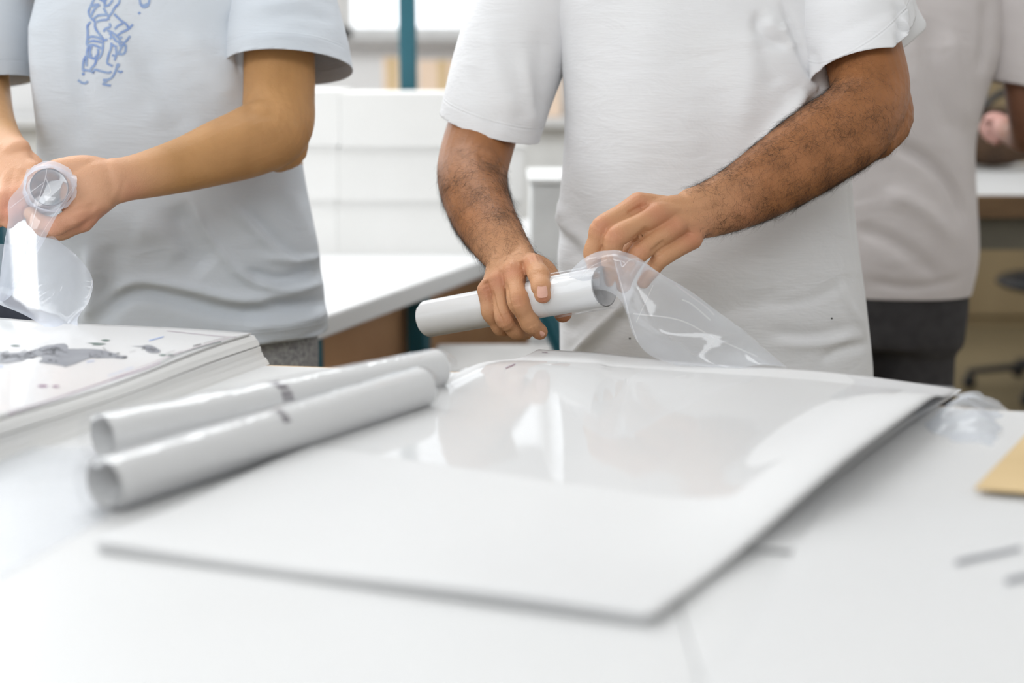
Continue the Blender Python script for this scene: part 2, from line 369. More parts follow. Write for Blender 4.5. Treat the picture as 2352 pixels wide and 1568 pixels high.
def loose(me):
    n = len(me.vertices); par = list(range(n))
    def f(a):
        while par[a] != a: par[a] = par[par[a]]; a = par[a]
        return a
    for e in me.edges: par[f(e.vertices[0])] = f(e.vertices[1])
    g = {}
    for p in me.polygons: g.setdefault(f(p.vertices[0]), []).append(tuple(p.vertices))
    out = []
    for fs in g.values():
        if len(fs) < 2: continue
        ids = sorted({i for q in fs for i in q}); mp = {i: k for k, i in enumerate(ids)}
        out.append(mesh([me.vertices[i].co.copy() for i in ids], [[mp[i] for i in q] for q in fs]))
    bpy.data.meshes.remove(me); return out
def lines_each(name, bvh, lines, width, mat, parent, off=0.0006, **k):
    for ln in lines:
        for m_ in loose(decal_lines(bvh, [ln], width, off)): child(name, m_, mat, parent, **k)
def decal_polys(bvh, polys, off=0.0006, step=12):
    V, Fc = [], []
    for poly in polys:
        bm = bmesh.new(); bm.faces.new([bm.verts.new((p[0], p[1], 0)) for p in poly])
        xs = [p[0] for p in poly]; ys = [p[1] for p in poly]
        x = min(xs) + step
        while x < max(xs):
            bmesh.ops.bisect_plane(bm, geom=bm.verts[:] + bm.edges[:] + bm.faces[:], plane_co=(x, 0, 0), plane_no=(1, 0, 0)); x += step
        bmesh.ops.triangulate(bm, faces=bm.faces[:])
        mp = {}
        for v in bm.verts:
            h = hit(bvh, v.co.x, v.co.y, off)
            if h is not None: mp[v] = len(V); V.append(h)
        for f in bm.faces:
            if all(v in mp for v in f.verts): Fc.append([mp[v] for v in f.verts])
        bm.free()
    return mesh(V, Fc)
def wobble(poly, amp, sub=5, seed=3):
    r = np.random.default_rng(seed); P = crom(list(poly) + [poly[0]], sub)[:-1]
    return [tuple(p + r.normal(size=2) * amp * np.array([1, .4])) for p in P]
def decal_text(bvh, body, origin, ux, uy, off=0.0007):
    """ux, uy: picture vectors of one em to the right and one em up"""
    cu = bpy.data.curves.new('t', 'FONT'); cu.body = body; cu.resolution_u = 2; o = bpy.data.objects.new('t', cu); C.objects.link(o)
    bpy.context.view_layer.update(); me = bpy.data.meshes.new_from_object(o.evaluated_get(bpy.context.evaluated_depsgraph_get()))
    bpy.data.objects.remove(o); V = []; bad = set()
    for i, v in enumerate(me.vertices):
        h = hit(bvh, origin[0] + ux[0] * v.co.x + uy[0] * v.co.y, origin[1] + ux[1] * v.co.x + uy[1] * v.co.y, off)
        if h is None: bad.add(i); h = Vector((0, 0, 0))
        V.append(h)
    Fc = [tuple(p.vertices) for p in me.polygons if not bad & set(p.vertices)]
    return mesh(V, Fc)

# ================================================================ SETTING
def structure(name, me, mat, parent=None, **k):
    o = link(name, me, mat, parent, False, **k)
    if parent is None: o['kind'] = 'structure'
    return o
WX0, WX1, WY0, WY1, WZ = -4.6, 3.2, -2.6, 7.6, 3.5
structure('floor', box(WX0, WX1, WY0, WY1, -0.1, 0), M['floor'])
# back wall with three window openings
wins = [(-4.3, -2.85), (-2.6, -1.12), (-0.90, 1.25)]; SILL, HEAD = 1.40, 3.3
parts = [box(WX0, WX1, WY1, WY1 + 0.2, 0, SILL), box(WX0, WX1, WY1, WY1 + 0.2, HEAD, WZ)]
xs = [WX0] + [v for w_ in wins for v in w_] + [WX1]
for i in range(0, len(xs), 2): parts.append(box(xs[i], xs[i + 1], WY1, WY1 + 0.2, SILL, HEAD))
structure('wall_back', cat_meshes(parts), M['wall'])
structure('wall_right', box(WX1, WX1 + 0.2, WY0, WY1 + 0.2, 0, WZ), M['wall'])
structure('wall_front', box(WX0, WX1, WY0 - 0.2, WY0, 0, WZ), M['wall'])
parts = [box(WX0 - 0.2, WX0, WY0 - .2, WY1 + .2, 0, 0.95), box(WX0 - 0.2, WX0, WY0 - .2, WY1 + .2, 3.3, WZ)]
for y in (-2.7, -0.2, 2.4, 5.0, 7.6): parts.append(box(WX0 - 0.2, WX0, y - .1, y + .1, .95, 3.3))
structure('wall_left', cat_meshes(parts), M['wall'])
structure('ceiling', box(WX0 - .2, WX1 + .2, WY0 - .2, WY1 + .2, WZ, WZ + .1), M['wall'])
structure('baseboard_back', box(WX0, WX1, WY1 - 0.02, WY1, 0, 0.1, 0.004), M['grey'])
for i, (a, b) in enumerate(wins):
    fr = structure(f'window_{i+1}', cat_meshes([box(a, b, WY1 + 0.02, WY1 + 0.09, SILL, SILL + 0.06), box(a, b, WY1 + 0.02, WY1 + 0.09, HEAD - 0.06, HEAD),
          box(a, a + 0.06, WY1 + 0.02, WY1 + 0.09, SILL, HEAD), box(b - 0.06, b, WY1 + 0.02, WY1 + 0.09, SILL, HEAD), box((a + b) / 2 - 0.03, (a + b) / 2 + 0.03, WY1 + 0.02, WY1 + 0.09, SILL, HEAD)]), M['white_metal'])
    structure('pane', box(a + 0.05, (a + b) / 2 - 0.02, WY1 + 0.05, WY1 + 0.056, SILL + 0.05, HEAD - 0.05), M['sky_glass'], fr)
    structure('pane', box((a + b) / 2 + 0.02, b - 0.05, WY1 + 0.05, WY1 + 0.056, SILL + 0.05, HEAD - 0.05), M['sky_glass'], fr)
    structure('window_sill', box(a - 0.05, b + 0.05, WY1 - 0.14, WY1 + 0.02, SILL - 0.04, SILL, 0.006), M['grey'], fr)
    sl = None
    for k in range(6):
        z = HEAD - 0.1 - k * 0.035
        me = sl.data if sl else box(-0.5 * (b - a) + 0.08, 0.5 * (b - a) - 0.08, -0.012, 0.012, -0.001, 0.001)
        o = bpy.data.objects.new('blind_slat', me); C.objects.link(o); o.parent = fr; o.location = ((a + b) / 2, WY1 - 0.03, z); o.rotation_euler = (0.6, 0, 0)
        if sl is None: me.materials.append(M['blind']); sl = o

# ================================================================ WORK TABLES IN FRONT
def xy(v): return (v.x, v.y)
e1, e2 = on(590, 838), on(1110, 856)
dl = (e2 - e1).normalized(); S0 = e1 + dl * 0.44; L0 = e1 - dl * 1.0
e3, e4 = on(1300, 872), on(2352, 946); dr = (e4 - e3).normalized(); S1 = e3 + (e3 - e4).normalized() * 0.02; R1 = e3 + dr * 1.35
seam_far = Vector((0.12, 0, ZT))
def edge_y(p, d, x): return p.y + d.y / d.x * (x - p.x)
sx = 0.115
fl = Vector((sx - 0.0003, edge_y(e1, dl, sx), 0)); fr_ = Vector((sx + 0.0003, edge_y(e3, dr, sx), 0))
def work_table(label, poly, legs, edge_a, edge_b):
    cx = sum(p[0] for p in poly) / len(poly); cy = sum(p[1] for p in poly) / len(poly)
    t = empty('work_table', label, 'table', (cx, cy, 0))
    child('table_top', slab(poly, ZT - 0.030, ZT, 0.0015), M['laminate'], t, False)
    d = Vector((edge_b[0] - edge_a[0], edge_b[1] - edge_a[1], 0)).normalized(); n = Vector((-d.y, d.x, 0))
    a, b = Vector((*edge_a, 0)), Vector((*edge_b, 0))
    q = [a, b, b + n * 0.006, a + n * 0.006]
    child('edge_strip', slab([xy(v) for v in q], ZT - 0.032, ZT - 0.001), M['ply'], t, False)
    for x, y in legs:
        child('leg', box(x - 0.025, x + 0.025, y - 0.025, y + 0.025, 0, ZT - 0.030, 0.003), M['teal'], t, False)
    child('apron', slab([(legs[0][0], legs[0][1] - .012), (legs[1][0], legs[1][1] - .012), (legs[1][0], legs[1][1] + .012), (legs[0][0], legs[0][1] + .012)], ZT - 0.12, ZT - 0.031), M['white_metal'], t, False)
work_table('white worktop with tan plywood edge strip under the map print stack', [(L0.x, 0.05), (sx - 0.0003, 0.05), xy(fl), (L0.x, edge_y(e1, dl, L0.x))],
           [(L0.x + .1, edge_y(e1, dl, L0.x) - .12), (sx - .1, fl.y - .1), (L0.x + .1, .15), (sx - .1, .15)], (L0.x, edge_y(e1, dl, L0.x)), xy(fl))
work_table('white worktop under the kraft card and crumpled film on the right', [(sx + 0.0003, 0.05), (R1.x, 0.05), (R1.x, edge_y(e3, dr, R1.x)), xy(fr_)],
           [(sx + .1, fr_.y - .12), (R1.x - .1, edge_y(e3, dr, R1.x) - .1), (sx + .1, .15), (R1.x - .1, .15)], xy(fr_), (R1.x, edge_y(e3, dr, R1.x)))

# ================================================================ MAP PRINT STACK (left)
ST_H = 0.036
c0 = on(580, 772, ZT + ST_H); U = Vector((-0.943, 0.333, 0)); V_ = Vector((-0.333, -0.943, 0))
V_ = (on(0, 963, ZT + ST_H) - c0).normalized(); U = Vector((-V_.y * -1, V_.x * -1, 0)); U = Vector((V_.y, -V_.x, 0)).normalized()
if U.x > 0: U = -U
def wav(u, v, k=1.0):
    return k * (0.0035 * math.sin(v * 14 + 0.6) * math.exp(-u * 3.0) + 0.0025 * math.sin(u * 11 + 1.0) * math.exp(-v * 4))
def stack_layer(z0, z1, off_u, off_v, lu, lv, nu=26, nv=36, k0=0.4, k1=1.0, off_top=None):
    V, Fc = [], []
    off_top = off_u if off_top is None else off_top
    def P(i, j, z, k):
        o_ = off_u if z == z0 else off_top; u = o_ + lu * i / (nu - 1); v = off_v + lv * j / (nv - 1)
        return c0.xy.to_3d() + U * u + V_ * v + Vector((0, 0, ZT + z + wav(max(u, 0), max(v, 0), k)))
    for z, k in ((z0, k0), (z1, k1)):
        for i in range(nu):
            for j in range(nv): V.append(P(i, j, z, k))
    n = nu * nv
    for i in range(nu - 1):
        for j in range(nv - 1):
            a = i * nv + j; Fc.append((a, a + nv, a + nv + 1, a + 1)); Fc.append((n + a, n + a + 1, n + a + nv + 1, n + a + nv))
    for i in range(nu - 1):
        for j in (0, nv - 1):
            a = i * nv + j; Fc.append((a, a + nv, n + a + nv, n + a))
    for j in range(nv - 1):
        for i in (0, nu - 1):
            a = i * nv + j; Fc.append((a, a + 1, n + a + 1, n + a))
    bm = bmesh.new(); me = mesh(V, Fc); bm.from_mesh(me); bmesh.ops.recalc_face_normals(bm, faces=bm.faces); bm.to_mesh(me); bm.free(); return me
ms = empty('map_print_stack', 'thick stack of map prints on the left end of the table', 'paper stack', (c0.x, c0.y, ZT))
zb = 0.0; k = 0
heights = [0.0075, 0.0065, 0.007, 0.0012, 0.0065, 0.0048, 0.0010, 0.0012]
for i, h in enumerate(heights):
    f = i / len(heights); g_ = lambda f: -0.017 * (1 - f) ** 1.7 + 0.002 * math.sin(f * 9)
    out = g_(f) + (0.0035 if i in (3, 6) else 0.0); ot = g_((i + 1) / len(heights)) + (0.0035 if i in (3, 6) else 0.0)
    me = stack_layer(zb + (0.0001 if i else 0), zb + h, out, out * 0.6, 0.62, 0.86, k0=f, k1=(i + 1) / len(heights), off_top=ot)
    child('sheet_bundle', me, M['paper_edge'], ms, False)
    zb += h
top_me = stack_layer(zb + 0.0001, zb + 0.0005, 0.001, 0.001, 0.62, 0.86, 40, 60, k0=1, k1=1)
top_bvh = bvh_of(top_me)
ts = child('top_sheet', top_me, M['gloss_paper'], ms, True, label='uppermost print with grey continents')
Z1 = lambda x, y, X0=0, Y0=700, s=600 / 2352: (X0 + x * s, Y0 + y * s)      # crop coordinates to picture coordinates
def zz(l): return [Z1(*p) for p in l]
land = [wobble(zz([(0, 425), (120, 432), (230, 425), (330, 400), (400, 372), (480, 360), (600, 356), (610, 470), (600, 548), (480, 535), (400, 525), (350, 515), (380, 490), (360, 462), (250, 490), (100, 522), (0, 530), (-80, 530), (-80, 430)]), 0.5, 4, 2),
        wobble(zz([(560, 400), (700, 395), (830, 398), (950, 412), (1000, 428), (1060, 442), (1050, 455), (1130, 462), (1150, 475), (1100, 487), (1000, 478), (900, 482), (800, 485), (640, 545), (560, 545)]), 0.5, 4, 3),
        wobble(zz([(1170, 372), (1260, 372), (1320, 362), (1370, 370), (1420, 395), (1445, 415), (1430, 432), (1370, 435), (1320, 420), (1300, 395), (1260, 380)]), 0.3, 4, 4)]
isles = [wobble(zz([(770, 346), (850, 342), (955, 352), (900, 364), (830, 362), (850, 352)]), 0.2, 4, 5), wobble(zz([(905, 320), (950, 312), (992, 320), (950, 330)]), 0.1, 4, 6),
         wobble(zz([(1425, 453), (1465, 445), (1500, 453), (1465, 461)]), 0.1, 4, 7), wobble(zz([(1500, 453), (1540, 445), (1572, 453), (1540, 461)]), 0.1, 4, 8),
         wobble(zz([(90, 369), (135, 362), (180, 370), (135, 377)]), 0.1, 4, 9)]
for p_ in land: child('printed_land', decal_polys(top_bvh, [p_], 0.0004), M['ink_grey'], ts)
for p_ in isles: child('printed_island', decal_polys(top_bvh, [p_], 0.0004, 6), M['ink_green'], ts, label='small green grey island')
pur = [wobble(zz([(330, 733), (385, 722), (435, 733), (385, 742)]), 0.1, 4, 10), wobble(zz([(462, 735), (500, 727), (540, 735), (500, 742)]), 0.1, 4, 11)]
for p_ in pur: child('printed_island', decal_polys(top_bvh, [p_], 0.0004, 6), M['ink_purple'], ts, label='tiny purple island')
r_ = np.random.default_rng(5); cl = []
for k in range(46):
    x, y = r_.uniform(0, 560), 0; y = 478 - 0.14 * x + r_.uniform(-32, 32); q = [(x, y)]
    for _ in range(5): x += r_.uniform(4, 20); y += r_.normal() * 9; q.append((x, y))
    cl.append(zz(q))
for bx, by, n_ in ((860, 470, 12), (1040, 455, 10), (1370, 400, 12), (450, 500, 8), (1000, 440, 8)):
    for k in range(n_ // 2):
        x, y = bx + r_.normal() * 40, by + r_.normal() * 12; q = [(x, y)]
        for _ in range(4): x += r_.normal() * 12; y += r_.normal() * 7; q.append((x, y))
        cl.append(zz(q))
child('printed_border', decal_lines(top_bvh, cl, 0.8, 0.0006), M['ink_dark'], ts, label='thin dark country borders', kind='stuff')
lines_each('frame_line', top_bvh, [(zz([(2200, 285), (2100, 305), (1800, 385), (1600, 455), (1450, 520)]), 1.3)], 1.0, M['ink_green'], ts, off=0.0006)
lines_each('frame_line', top_bvh, [(zz([(1450, 520), (1300, 580), (1100, 645), (950, 695), (400, 880), (0, 1005)]), 1.4), (zz([(2150, 290), (2060, 292), (1800, 268), (1500, 236)]), 0.5), (zz([(2060, 300), (1600, 440), (1250, 575), (1000, 672)]), 0.6)], 1.0, M['ink_purple'], ts, off=0.0006)
ul = np.array([0.62, -0.26]); ul = np.array(Z1(1215, 565)) - np.array(Z1(975, 645))
child('ocean_name', decal_text(top_bvh, 'SÜDLICHER OZEAN', Z1(968, 648), tuple(ul / 9.2), (1.5, -4.2)), M['ink_pale'], ts, False, label='pale blue ocean lettering')
lines_each('legend_text', top_bvh, [(zz([(1740, 374), (1812, 356)]), 1.6), (zz([(1830, 350), (2030, 295)]), 0.5), (zz([(1490, 440), (1575, 415)]), .5), (zz([(1560, 446), (1645, 418)]), .5), (zz([(1165, 430), (1220, 415)]), .4)], 1, M['ink_dark'], ts, off=0.0006)
lines_each('ocean_name', top_bvh, [(zz([(1340, 325), (1475, 288)]), 1.6), (zz([(780, 518), (850, 505)]), 1.2), (zz([(0, 560), (20, 553)]), 3)], 1, M['ink_pale'], ts, off=0.0006, label='pale blue sea lettering')

# ================================================================ BIG CENTRAL POSTER STACK
A_ = on(222, 1250, ZT + .006); B_ = on(1500, 1420, ZT + .006); C_ = on(2250, 893, ZT + .006)
lv = (on(1050, 858, ZT + .006) - A_); lv = lv.xy.to_3d(); D_ = A_ + lv * 1.40
d0 = ray(1240, 806)
def quad_stack(Aq, Bq, Cq, Dq, z0, z1, nu, nv, zfun, bulge=False):
    V, Fc = [], []
    for z in (z0, z1):
        for i in range(nu):
            for j in range(nv):
                s, t = i / (nu - 1), j / (nv - 1)
                p = Aq * (1 - s) * (1 - t) + Bq * s * (1 - t) + Cq * s * t + Dq * (1 - s) * t
                V.append(Vector((p.x + (0.022 * s ** 8 * lift_t(t) if bulge else 0), p.y, z + zfun(s, t, p))))
    n = nu * nv
    for i in range(nu - 1):
        for j in range(nv - 1):
            a = i * nv + j; Fc.append((a, a + 1, a + nv + 1, a + nv)); Fc.append((n + a, n + a + nv, n + a + nv + 1, n + a + 1))
    for i in range(nu - 1):
        for j in (0, nv - 1):
            a = i * nv + j; Fc.append((a, a + nv, n + a + nv, n + a))
    for j in range(nv - 1):
        for i in (0, nu - 1):
            a = i * nv + j; Fc.append((a, a + 1, n + a + 1, n + a))
    bm = bmesh.new(); me = mesh(V, Fc); bm.from_mesh(me); bmesh.ops.recalc_face_normals(bm, faces=bm.faces); bm.to_mesh(me); bm.free(); return me
def sst(a, b, x): x = min(1, max(0, (x - a) / (b - a))); return x * x * (3 - 2 * x)
def lift_t(t): return sst(0.10, 0.45, t) * (1 - sst(0.72, 0.98, t))
def sag(s, t, p):
    """sheets dip past the table edge, ripple a little and lift along the right side"""
    e = edge_y(e1, dl, p.x) if p.x < sx else edge_y(e3, dr, p.x)
    over = max(0, p.y - e)
    q = min(1.0, over / 0.19); q = q * q * (3 - 2 * q)
    z = -0.019 * q * (1 - s) ** 2 - 0.002 * q
    z += 0.0016 * math.sin(s * 9 + 1) * math.exp(-((t - 1) / 0.3) ** 2)
    z += 0.030 * math.exp(-((1 - s) / 0.13) ** 2) * lift_t(t)
    z += 0.003 * math.exp(-(t / 0.08) ** 2) * (0.5 + 0.5 * math.sin(s * 7 + 2.5))
    z += 0.0002 * math.sin(s * 13 + t * 5) * t
    return z
ps = empty('poster_stack', 'large low stack of blank backed posters under glossy film across the table middle', 'paper stack', (0.1, 1.3, ZT))
zc = ZT + 0.0002
for i, (h, dx, dy) in enumerate(((0.0016, 0.010, 0.004), (0.0016, -0.006, -0.003), (0.0015, 0.004, 0.002), (0.001, -0.010, 0.0))):
    o_ = Vector((dx, dy, 0)) * .4; f = (i + 1) / 4; ins = (A_ - B_).normalized() * (.030 - .018 * f)
    me = quad_stack(A_ + o_ * .4, B_ + o_ + ins * .3, C_ + o_ + ins * 1.3, D_ + o_ * .3, zc, zc + h - 0.0001, 40, 48, lambda s, t, p, f=f: sag(s, t, p) - 0.030 * math.exp(-((1 - s) / 0.13) ** 2) * lift_t(t) * (1 - .25 * f) - (0.003 * math.exp(-(t / 0.08) ** 2) * (0.5 + 0.5 * math.sin(s * 7 + 2.5))) * (1 - f))
    child('sheet_bundle', me, M['paper'], ps, False); zc += h
top2 = quad_stack(A_, B_, C_ - Vector((.022, -.006, 0)), D_, zc, zc + 0.0004, 60, 80, sag, True)
b2 = bvh_of(top2); t2 = child('top_sheet', top2, M['paper'], ps, True, label='uppermost blank sheet')
Z4 = lambda x, y: (1000 + x * 500 / 2352, 780 + y * 500 / 2352)
lines_each('frame_line', b2, [([Z4(1140, 136), Z4(1000, 200), Z4(860, 270), Z4(760, 312)], 1.5), ([Z4(1150, 148), Z4(1000, 215), Z4(880, 280)], 0.5), ([Z4(1150, 138), Z4(1300, 158), Z4(1400, 166)], 0.7)], 1, M['ink_purple'], t2, off=0.0008)
lines_each('caption_text', b2, [([Z4(1160 + k * 26, 196 + k * 8 - 14), Z4(1230 + k * 14, 178 + k * 6 - 8)], 0.6) for k in range(4)] + [([Z4(1130, 232), Z4(1190, 206)], .7), ([Z4(1170, 244), Z4(1300, 194)], .6), ([Z4(1042, 254), Z4(1052, 256)], .9), ([Z4(1075, 256), Z4(1085, 258)], .9), ([Z4(1098, 256), Z4(1112, 260)], .9)], 1, M['ink_bar'], t2, off=0.0008)
G = []
for i in range(70):
    row = []
    for j in range(80):
        s_, t_ = -0.012 + .90 * i / 69, .335 + (.60 - .11 * (1 - i / 69) ** 2) * j / 79 - .02 * (i / 69)
        p = A_ * (1 - s_) * (1 - t_) + B_ * s_ * (1 - t_) + C_ * s_ * t_ + D_ * (1 - s_) * t_
        z = zc + .0016 + sag(s_, t_, p) + 0.0004 * math.sin(s_ * 9 + t_ * 4) + .0005 * math.sin(t_ * 7 + 1) - .003 * math.exp(-((s_ + .012) / .035) ** 2)
        row.append((p.x, p.y, z))
    G.append(row)
me = grid_mesh(G)
tag(link('clear_film_sheet', me, M['film3']), 'glossy clear film sheet lying flat over the large poster stack', 'plastic film')

# ================================================================ ROLLED TUBES ON THE TABLE
def spiral_roll(p0, p1, r, turns=2.6, gap=0.0011, n=64, phase=2.0, rings=10, dent=0.0):
    ax = (p1 - p0).normalized(); u = ax.cross(Vector((0, 0, 1))).normalized(); v = u.cross(ax); V, Fc = [], []
    tot = int(n * turns)
    for k in range(rings + 1):
        p = p0.lerp(p1, k / rings)
        for i in range(tot + 1):
            a = phase + 2 * math.pi * i / n; rr = r - gap * i / n
            V.append(p + (u * math.cos(a) + v * math.sin(a)) * rr)
    for k in range(rings):
        for i in range(tot):
            a = k * (tot + 1) + i; Fc.append((a, a + 1, a + tot + 2, a + tot + 1))
    return mesh(V, Fc)
def sleeve(p0, p1, r, ext0, ext1, crumple=0.001, seed=0, pinch0=1.0, pinch1=1.0, n=48, rings=60):
    """loose clear sleeve round a roll, longer than the roll at both ends"""
    rg = np.random.default_rng(seed); ax = (p1 - p0).normalized(); L = (p1 - p0).length; u = ax.cross(Vector((0, 0, 1))).normalized(); v = u.cross(ax); V, Fc = [], []
    fr = [(rg.integers(1, 7), rg.uniform(10, 70), rg.uniform(0, 6)) for _ in range(7)]
    for k in range(rings + 1):
        s = -ext0 + (L + ext0 + ext1) * k / rings; q = 1.0
        if s < 0: q = 1 + (pinch0 - 1) * (-s / max(ext0, 1e-6)) ** 1.3
        if s > L: q = 1 + (pinch1 - 1) * ((s - L) / max(ext1, 1e-6)) ** 1.3
        for i in range(n):
            a = 2 * math.pi * i / n; d = sum(abs(math.sin(m * a + f * s + ph)) for m, f, ph in fr) / 7
            rr = (r + 0.0006 + crumple * d) * q
            V.append(p0 + ax * s + (u * math.cos(a) + v * math.sin(a)) * rr)
    for k in range(rings):
        for i in range(n):
            a = k * n + i; b = k * n + (i + 1) % n; Fc.append((a, b, b + n, a + n))
    return mesh(V, Fc)
RT = 0.0225
def axis_on(px, py, z): return on(px, py, z)
f0 = on(240, 1112, ZT + RT + .002); f1 = on(965, 890, ZT + RT + .002)
g0 = on(236, 1004, ZT + RT + .002); g1 = on(1004, 846, ZT + RT + .002)
f1 = Vector((f1.x, f1.y, f0.z)); g1 = Vector((g1.x, g1.y, g0.z))
def roll_thing(label, p0, p1, r, ph, seed):
    t = empty('poster_roll', label, 'poster roll', (p0.x, p0.y, p0.z - r), 'sleeved poster rolls lying on the table')
    body = spiral_roll(p0, p1, r, phase=ph); child('rolled_poster', body, M['paper'], t)
    sm = sleeve(p0, p1, r, 0.014, 0.02, 0.0012, seed, 0.9, 0.55); child('plastic_sleeve', sm, M['film5'], t)
    return t, spiral_roll(p0, p1, r, phase=ph)
gt, gb = roll_thing('rear of two sleeved poster rolls, beside the map print stack, sharper barcode', g0, g1, RT, 2.6, 3)
ft, fb = roll_thing('front of two sleeved poster rolls, its open near end lowest, fainter barcode', f0, f1, RT, 2.2, 4)
def barcode(b, quadpts, bars, parent, lab):
    """bars run across a strip given by its two long edges in the picture"""
    (a0, a1, a2), (b0, b1, b2) = quadpts; polys = []
    E0 = crom([a0, a1, a2], 20); E1 = crom([b0, b1, b2], 20); n = len(E0) - 1
    for s, wd in bars:
        i0 = max(0, min(n, s * n)); i1 = max(0, min(n, (s + wd) * n))
        f = lambda E, q: tuple(E[int(q)] * (1 - q % 1) + E[min(n, int(q) + 1)] * (q % 1))
        polys.append([f(E0, i0), f(E1, i0), f(E1, i1), f(E0, i1)])
    child('barcode', decal_polys(b, polys, 0.0005, 50), M['ink_bar'], parent, False, label=lab)
rb = np.random.default_rng(12); s = 0.0; bars = []
while s < 0.97:
    wd = rb.choice([0.014, 0.02, 0.035, 0.06]); bars.append((s, wd)); s += wd + rb.choice([0.025, 0.04, 0.055])
barcode(bvh_of(gb), (((612, 878), (640, 893), (652, 924)), ((634, 873), (664, 890), (677, 920))), bars, gt, 'dark barcode bars')
barcode(bvh_of(fb), (((618, 940), (638, 950), (654, 974)), ((634, 937), (656, 947), (670, 970))), [x for x in bars if x[0] > .1], ft, 'dark barcode bars')

# ================================================================ LOOSE THINGS ON THE TABLE
def flat_sheet(name, corners, z, mat, label, cat, bow=0.002, nu=20, nv=20, th=0.0004):
    P4 = [on(*c, z) for c in corners]
    me = quad_stack(*P4, z, z + th, nu, nv, lambda s, t, p: bow * (math.sin(s * 6 + t * 3) + 1) * .5 + (0.0))
    return tag(link(name, me, mat, None, False), label, cat)
flat_sheet('paper_sheet', [(1700, 1260), (2700, 1330), (2600, 960), (2150, 935)], ZT + .0015, M['paper'], 'white paper sheet between the big poster stack and the kraft card', 'paper', .0016)
flat_sheet('paper_sheet', [(1250, 2100), (3300, 2100), (2500, 1200), (1905, 1150)], ZT + .0042, M['paper'], 'nearest white sheet at lower right with blurred dark marks', 'paper', .001)
k0, k1, k2 = (on(*q, ZT + .0075) for q in ((2238, 1124), (2352, 1133), (2352, 1005)))
k1 = k0 + (k1 - k0).normalized() * .28; k2 = (k2 - k0).normalized() * .30
kc = tag(link('kraft_card', quad_stack(k0, k1, k1 + k2, k0 + k2, 0.0, .002, 12, 12, lambda s, t, p: ZT + .0075), M['card'], None, False), 'tan kraft cardboard sheet at the right edge of the table', 'cardboard')
fg = flat_sheet('clear_film_sheet', [(-420, 1560), (245, 1190), (240, 1030), (-500, 1040)], ZT + .001, M['film4'], 'clear film lying flat in front of the two rolls at lower left', 'plastic film', .003)
bt = BVHTree.FromPolygons([Vector((-3, 0, ZT + .0062)), Vector((3, 0, ZT + .0062)), Vector((3, 3, ZT + .0062)), Vector((-3, 3, ZT + .0062))], [(0, 1, 2, 3)])
sheetR = [o for o in C.objects if o.name.startswith('paper_sheet')][-1]
lines_each('printed_mark', bt, [([(2195, 1292), (2225, 1283), (2290, 1270), (2345, 1258)], 9), ([(2310, 1335), (2345, 1325), (2400, 1318)], 12)], 9, M['ink_grey'], sheetR, off=0, label='blurred grey printed strokes')
# crumpled bag at the right
G = [[(2085, 1008, 1.42), (2140, 960, 1.44), (2170, 935, 1.47), (2200, 912, 1.50), (2190, 905, 1.56)],
     [(2110, 1000, 1.40), (2165, 945, 1.42), (2215, 908, 1.45), (2245, 915, 1.49), (2240, 900, 1.56)],
     [(2140, 1008, 1.375), (2200, 975, 1.39), (2235, 935, 1.42), (2275, 940, 1.46), (2290, 925, 1.52)],
     [(2180, 1030, 1.345), (2235, 1020, 1.35), (2260, 985, 1.38), (2305, 985, 1.42), (2330, 960, 1.47)],
     [(2230, 1058, 1.315), (2262, 1050, 1.32), (2285, 1030, 1.34), (2322, 1030, 1.37), (2345, 1000, 1.42)]]
me = film('x', G, None, nu=10, nv=10, crumple=0.0035, fr=75, seed=5)
tag(link('crumpled_film_bag', me, M['film']), 'crumpled clear plastic bag end standing up beside the kraft card', 'plastic film')
G = [[(1940, 885, 1.62), (2080, 900, 1.58), (2190, 912, 1.56)], [(1960, 905, 1.575), (2090, 935, 1.53), (2190, 930, 1.53)], [(1900, 960, 1.50), (2040, 990, 1.445), (2110, 1000, 1.42)]]
me = film('x', G, None, nu=8, nv=10)
for v in me.vertices: v.co.z = max(v.co.z, ZT + 0.012)
tag(link('loose_film_flap', me, M['film2']), 'flat clear film flap on the far right corner of the poster stack', 'plastic film')

